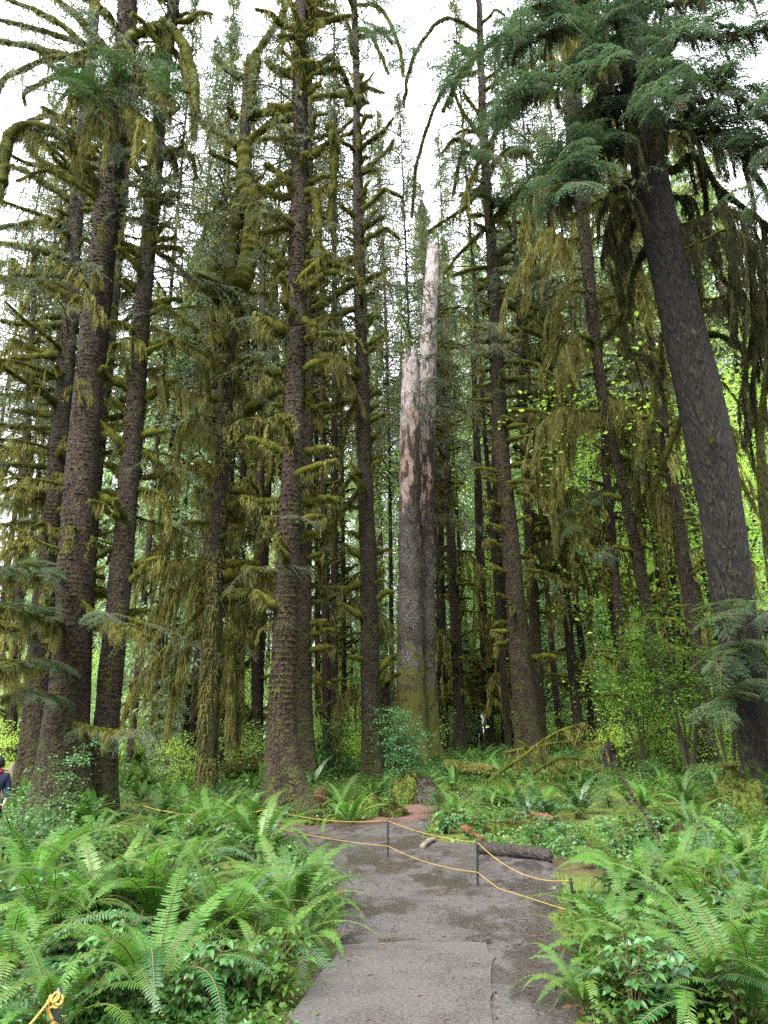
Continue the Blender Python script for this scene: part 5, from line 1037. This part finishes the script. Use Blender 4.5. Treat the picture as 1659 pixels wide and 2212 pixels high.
rope('distant yellow rope running left behind the ferns from the hidden post', [(tops[0], e0, .18)], .008)
rp = gpt(117, 2290); kn = at(108, 2160, 4.3); kt = thing('rope_post', 'short black post end holding the knotted rope, bottom left corner', 'post', (kn[0] + .03, kn[1] + .03, H(kn[0], kn[1])), 'rope posts along the path')
mb = MB(); tube(mb, [[0, 0, -.05], [0, 0, kn[2] - H(kn[0], kn[1]) + .04]], .016, 8, 0); put('stake', mb.mesh('stake', [M_POST]), kt)
o = rope('knotted yellow rope end with frayed tail in the bottom left corner', [(at(20, 2260, 3.9), kn, .01)], .008)
kb = np.array(o.location); mb = MB(); R = RS(2)
for i in range(5):
    a = np.linspace(0, 6.283, 14); c = kn - kb + np.array([.012 + .01 * i, -.012, .012 * (i % 3) - .01]); tl = R.uniform(-.6, .6)
    tube(mb, c + np.stack([np.cos(a) * .019, np.sin(a) * .012, np.sin(a + tl * 2.5) * .019], 1), .0068, 6, 0)
put('knot', mb.mesh('knot', [M_ROPE]), o)
mb = MB(); c = kn - kb; T0 = catmull([c + [0, -.02, 0], c + [.01, -.03, -.04], c + [.035, -.03, -.08]], .01); tube(mb, T0, .009, 6, 0)
for i in range(26): d = np.array([R.normal() * .012 + .01, R.normal() * .012, -R.uniform(.03, .06)]); tube(mb, [T0[-1], T0[-1] + d * .5 + rdir(R, 1)[0] * .004, T0[-1] + d], .0016, 3, 0)
put('frayed_tail', mb.mesh('frayed_tail', [M_ROPE]), o)

# ================================================================== WALKER AND RAIL AT THE LEFT EDGE
def cloth(nm, a, rough=.85): return plain(nm, a, tuple(min(1, c * 1.8 + .003) for c in a), 30, rough, .2, .003)
NAVY, BLK, REDC = cloth('navy_jacket_cloth', (.006, .010, .028)), cloth('black_cloth', (.006, .006, .008)), cloth('red_scarf_cloth', (.22, .01, .03))
SKIN = plain('skin', (.42, .24, .17), (.50, .30, .22), 20, .5, .4, .001)
PYd = 14.0; pc = at(-9, 1700, PYd); pz = H(pc[0], pc[1]); hs = 1.70 / 1.75
w = thing('person', 'walker in navy jacket, black cap and red scarf, cut by the left picture edge', 'person', (pc[0], pc[1], pz), None, math.radians(20))
def skinned(nm, joints, edges, radii, mat, parent, sub=2, root=0):
    me = bpy.data.meshes.new(nm); me.from_pydata([tuple(j) for j in joints], edges, []); o = put(nm, me, parent)
    md = o.modifiers.new('skin', 'SKIN'); sv = me.skin_vertices[0].data
    for i, r in enumerate(radii): sv[i].radius = (r, r) if not isinstance(r, tuple) else r
    sv[root].use_root = True; md.use_smooth_shade = True
    s = o.modifiers.new('sub', 'SUBSURF'); s.levels = sub; s.render_levels = sub; me.materials.append(mat); return o
J = [(0, 0, .95), (0, 0, 1.15), (0, .01, 1.36), (0, .0, 1.47), (0, -.01, 1.55), (0, -.02, 1.63), (0, -.02, 1.71),
     (.17, .01, 1.40), (.23, .0, 1.13), (.22, -.12, .92), (.215, -.15, .86), (-.17, .01, 1.40), (-.23, .0, 1.13), (-.22, -.12, .92), (-.215, -.15, .86),
     (.10, 0, .88), (.10, -.03, .48), (.10, .02, .09), (.10, -.13, .04), (-.10, 0, .88), (-.10, .05, .48), (-.10, .12, .09), (-.10, -.02, .04)]
E = [(0, 1), (1, 2), (2, 3), (3, 4), (4, 5), (5, 6), (2, 7), (7, 8), (8, 9), (9, 10), (2, 11), (11, 12), (12, 13), (13, 14), (0, 15), (15, 16), (16, 17), (17, 18), (0, 19), (19, 20), (20, 21), (21, 22)]
Rr = [.14, .13, .14, .055, .065, .095, .07, .06, .045, .033, .04, .06, .045, .033, .04, .09, .062, .045, .04, .09, .062, .045, .04]
for s in (1, -1):       # five fingers on each hand
    hb = 10 if s == 1 else 14
    for f, (dx, ln) in enumerate([(-.024, .062), (-.008, .07), (.008, .066), (.022, .052)]):
        i = len(J); hx, hy, hz = J[hb]; J += [(hx + dx * .4, hy + dx, hz - .035), (hx + dx * .4 - s * .006, hy + dx - .004, hz - .035 - ln * .6), (hx + dx * .4 - s * .016, hy + dx - .004, hz - .035 - ln)]
        E += [(hb, i), (i, i + 1), (i + 1, i + 2)]; Rr += [.010, .009, .007]
    i = len(J); J += [(hx - s * .012, hy - .035, hz - .01), (hx - s * .016, hy - .048, hz - .045)]; E += [(hb, i), (i, i + 1)]; Rr += [.011, .008]
skinned('body', J, E, Rr, SKIN, w)
Jj = [(0, 0, .86), (0, 0, 1.0), (0, 0, 1.18), (0, .01, 1.36), (0, 0, 1.455), (.18, .01, 1.40), (.24, .0, 1.13), (.225, -.11, .945), (-.18, .01, 1.40), (-.24, .0, 1.13), (-.225, -.11, .945)]
skinned('jacket', Jj, [(0, 1), (1, 2), (2, 3), (3, 4), (3, 5), (5, 6), (6, 7), (3, 8), (8, 9), (9, 10)], [(.19, .15), (.18, .145), (.17, .14), (.18, .135), .085, .088, .068, .05, .088, .068, .05], NAVY, w)
skinned('trousers', [(0, 0, .92), (.10, 0, .86), (.10, -.03, .48), (.10, .02, .12), (-.10, 0, .86), (-.10, .05, .48), (-.10, .12, .12)], [(0, 1), (1, 2), (2, 3), (0, 4), (4, 5), (5, 6)], [.15, .11, .08, .065, .11, .08, .065], BLK, w)
mb = MB(); tube(mb, catmull([(0, -.02, 1.60), (0, -.02, 1.66), (0, -.018, 1.72), (0, -.015, 1.775), (0, -.01, 1.79)], .01), None if False else .1, 16, 0)
mb = MB(); pth = np.array([(0, -.012, z) for z in (1.575, 1.62, 1.67, 1.72, 1.76, 1.785)]); tube(mb, pth, [.098, .108, .112, .106, .082, .04], 20, 0); put('cap', mb.mesh('cap', [BLK]), w)
mb = MB(); a = np.linspace(0, 6.283, 24); tube(mb, np.stack([np.cos(a) * .088, np.sin(a) * .085, 1.50 + .015 * np.sin(a * 2)], 1), .032, 8, 0); put('scarf', mb.mesh('scarf', [REDC]), w)
mb = MB()
for s in (-1, 1):
    mb.add(np.array([[s * .035, -.106, 1.652], [s * .035 + .012, -.108, 1.652], [s * .035, -.110, 1.657], [s * .035 - .012, -.108, 1.652], [s * .035, -.110, 1.647]]), [np.array([[0, 1, 2], [0, 2, 3], [0, 3, 4], [0, 4, 1]])], 0)
put('eyes', mb.mesh('eyes', [BLK]), w)
w.scale = ((at(2, 1633, PYd)[2] - pz) / 1.80,) * 3
# wooden rail
f = base(23, 26.5, 1690); ft = thing('wooden_fence', 'weathered post and rail fence behind the walker', 'fence', f)
fh = at(23, 1651, 26.5)[2] - f[2]; mb = MB(); tube(mb, [(0, 0, -.2), (0, 0, fh - .02), (0, 0, fh)], [.105, .105, .085], 14, 0); put('post', mb.mesh('post', [M_WOOD]), ft)
mb = MB(); tube(mb, [(-1.6, .1, fh - .17), (0, .0, fh - .18), (1.5, -.1, fh - .16)], .045, 8, 0); put('rail', mb.mesh('rail', [M_WOOD]), ft)
mb = MB(); tube(mb, [(-1.6, .1, fh - .62), (0, .0, fh - .63), (1.5, -.1, fh - .60)], .045, 8, 0); put('rail', mb.mesh('rail', [M_WOOD]), ft)
print('objects', len(bpy.data.objects), 'polys', sum(len(m.polygons) for m in bpy.data.meshes))
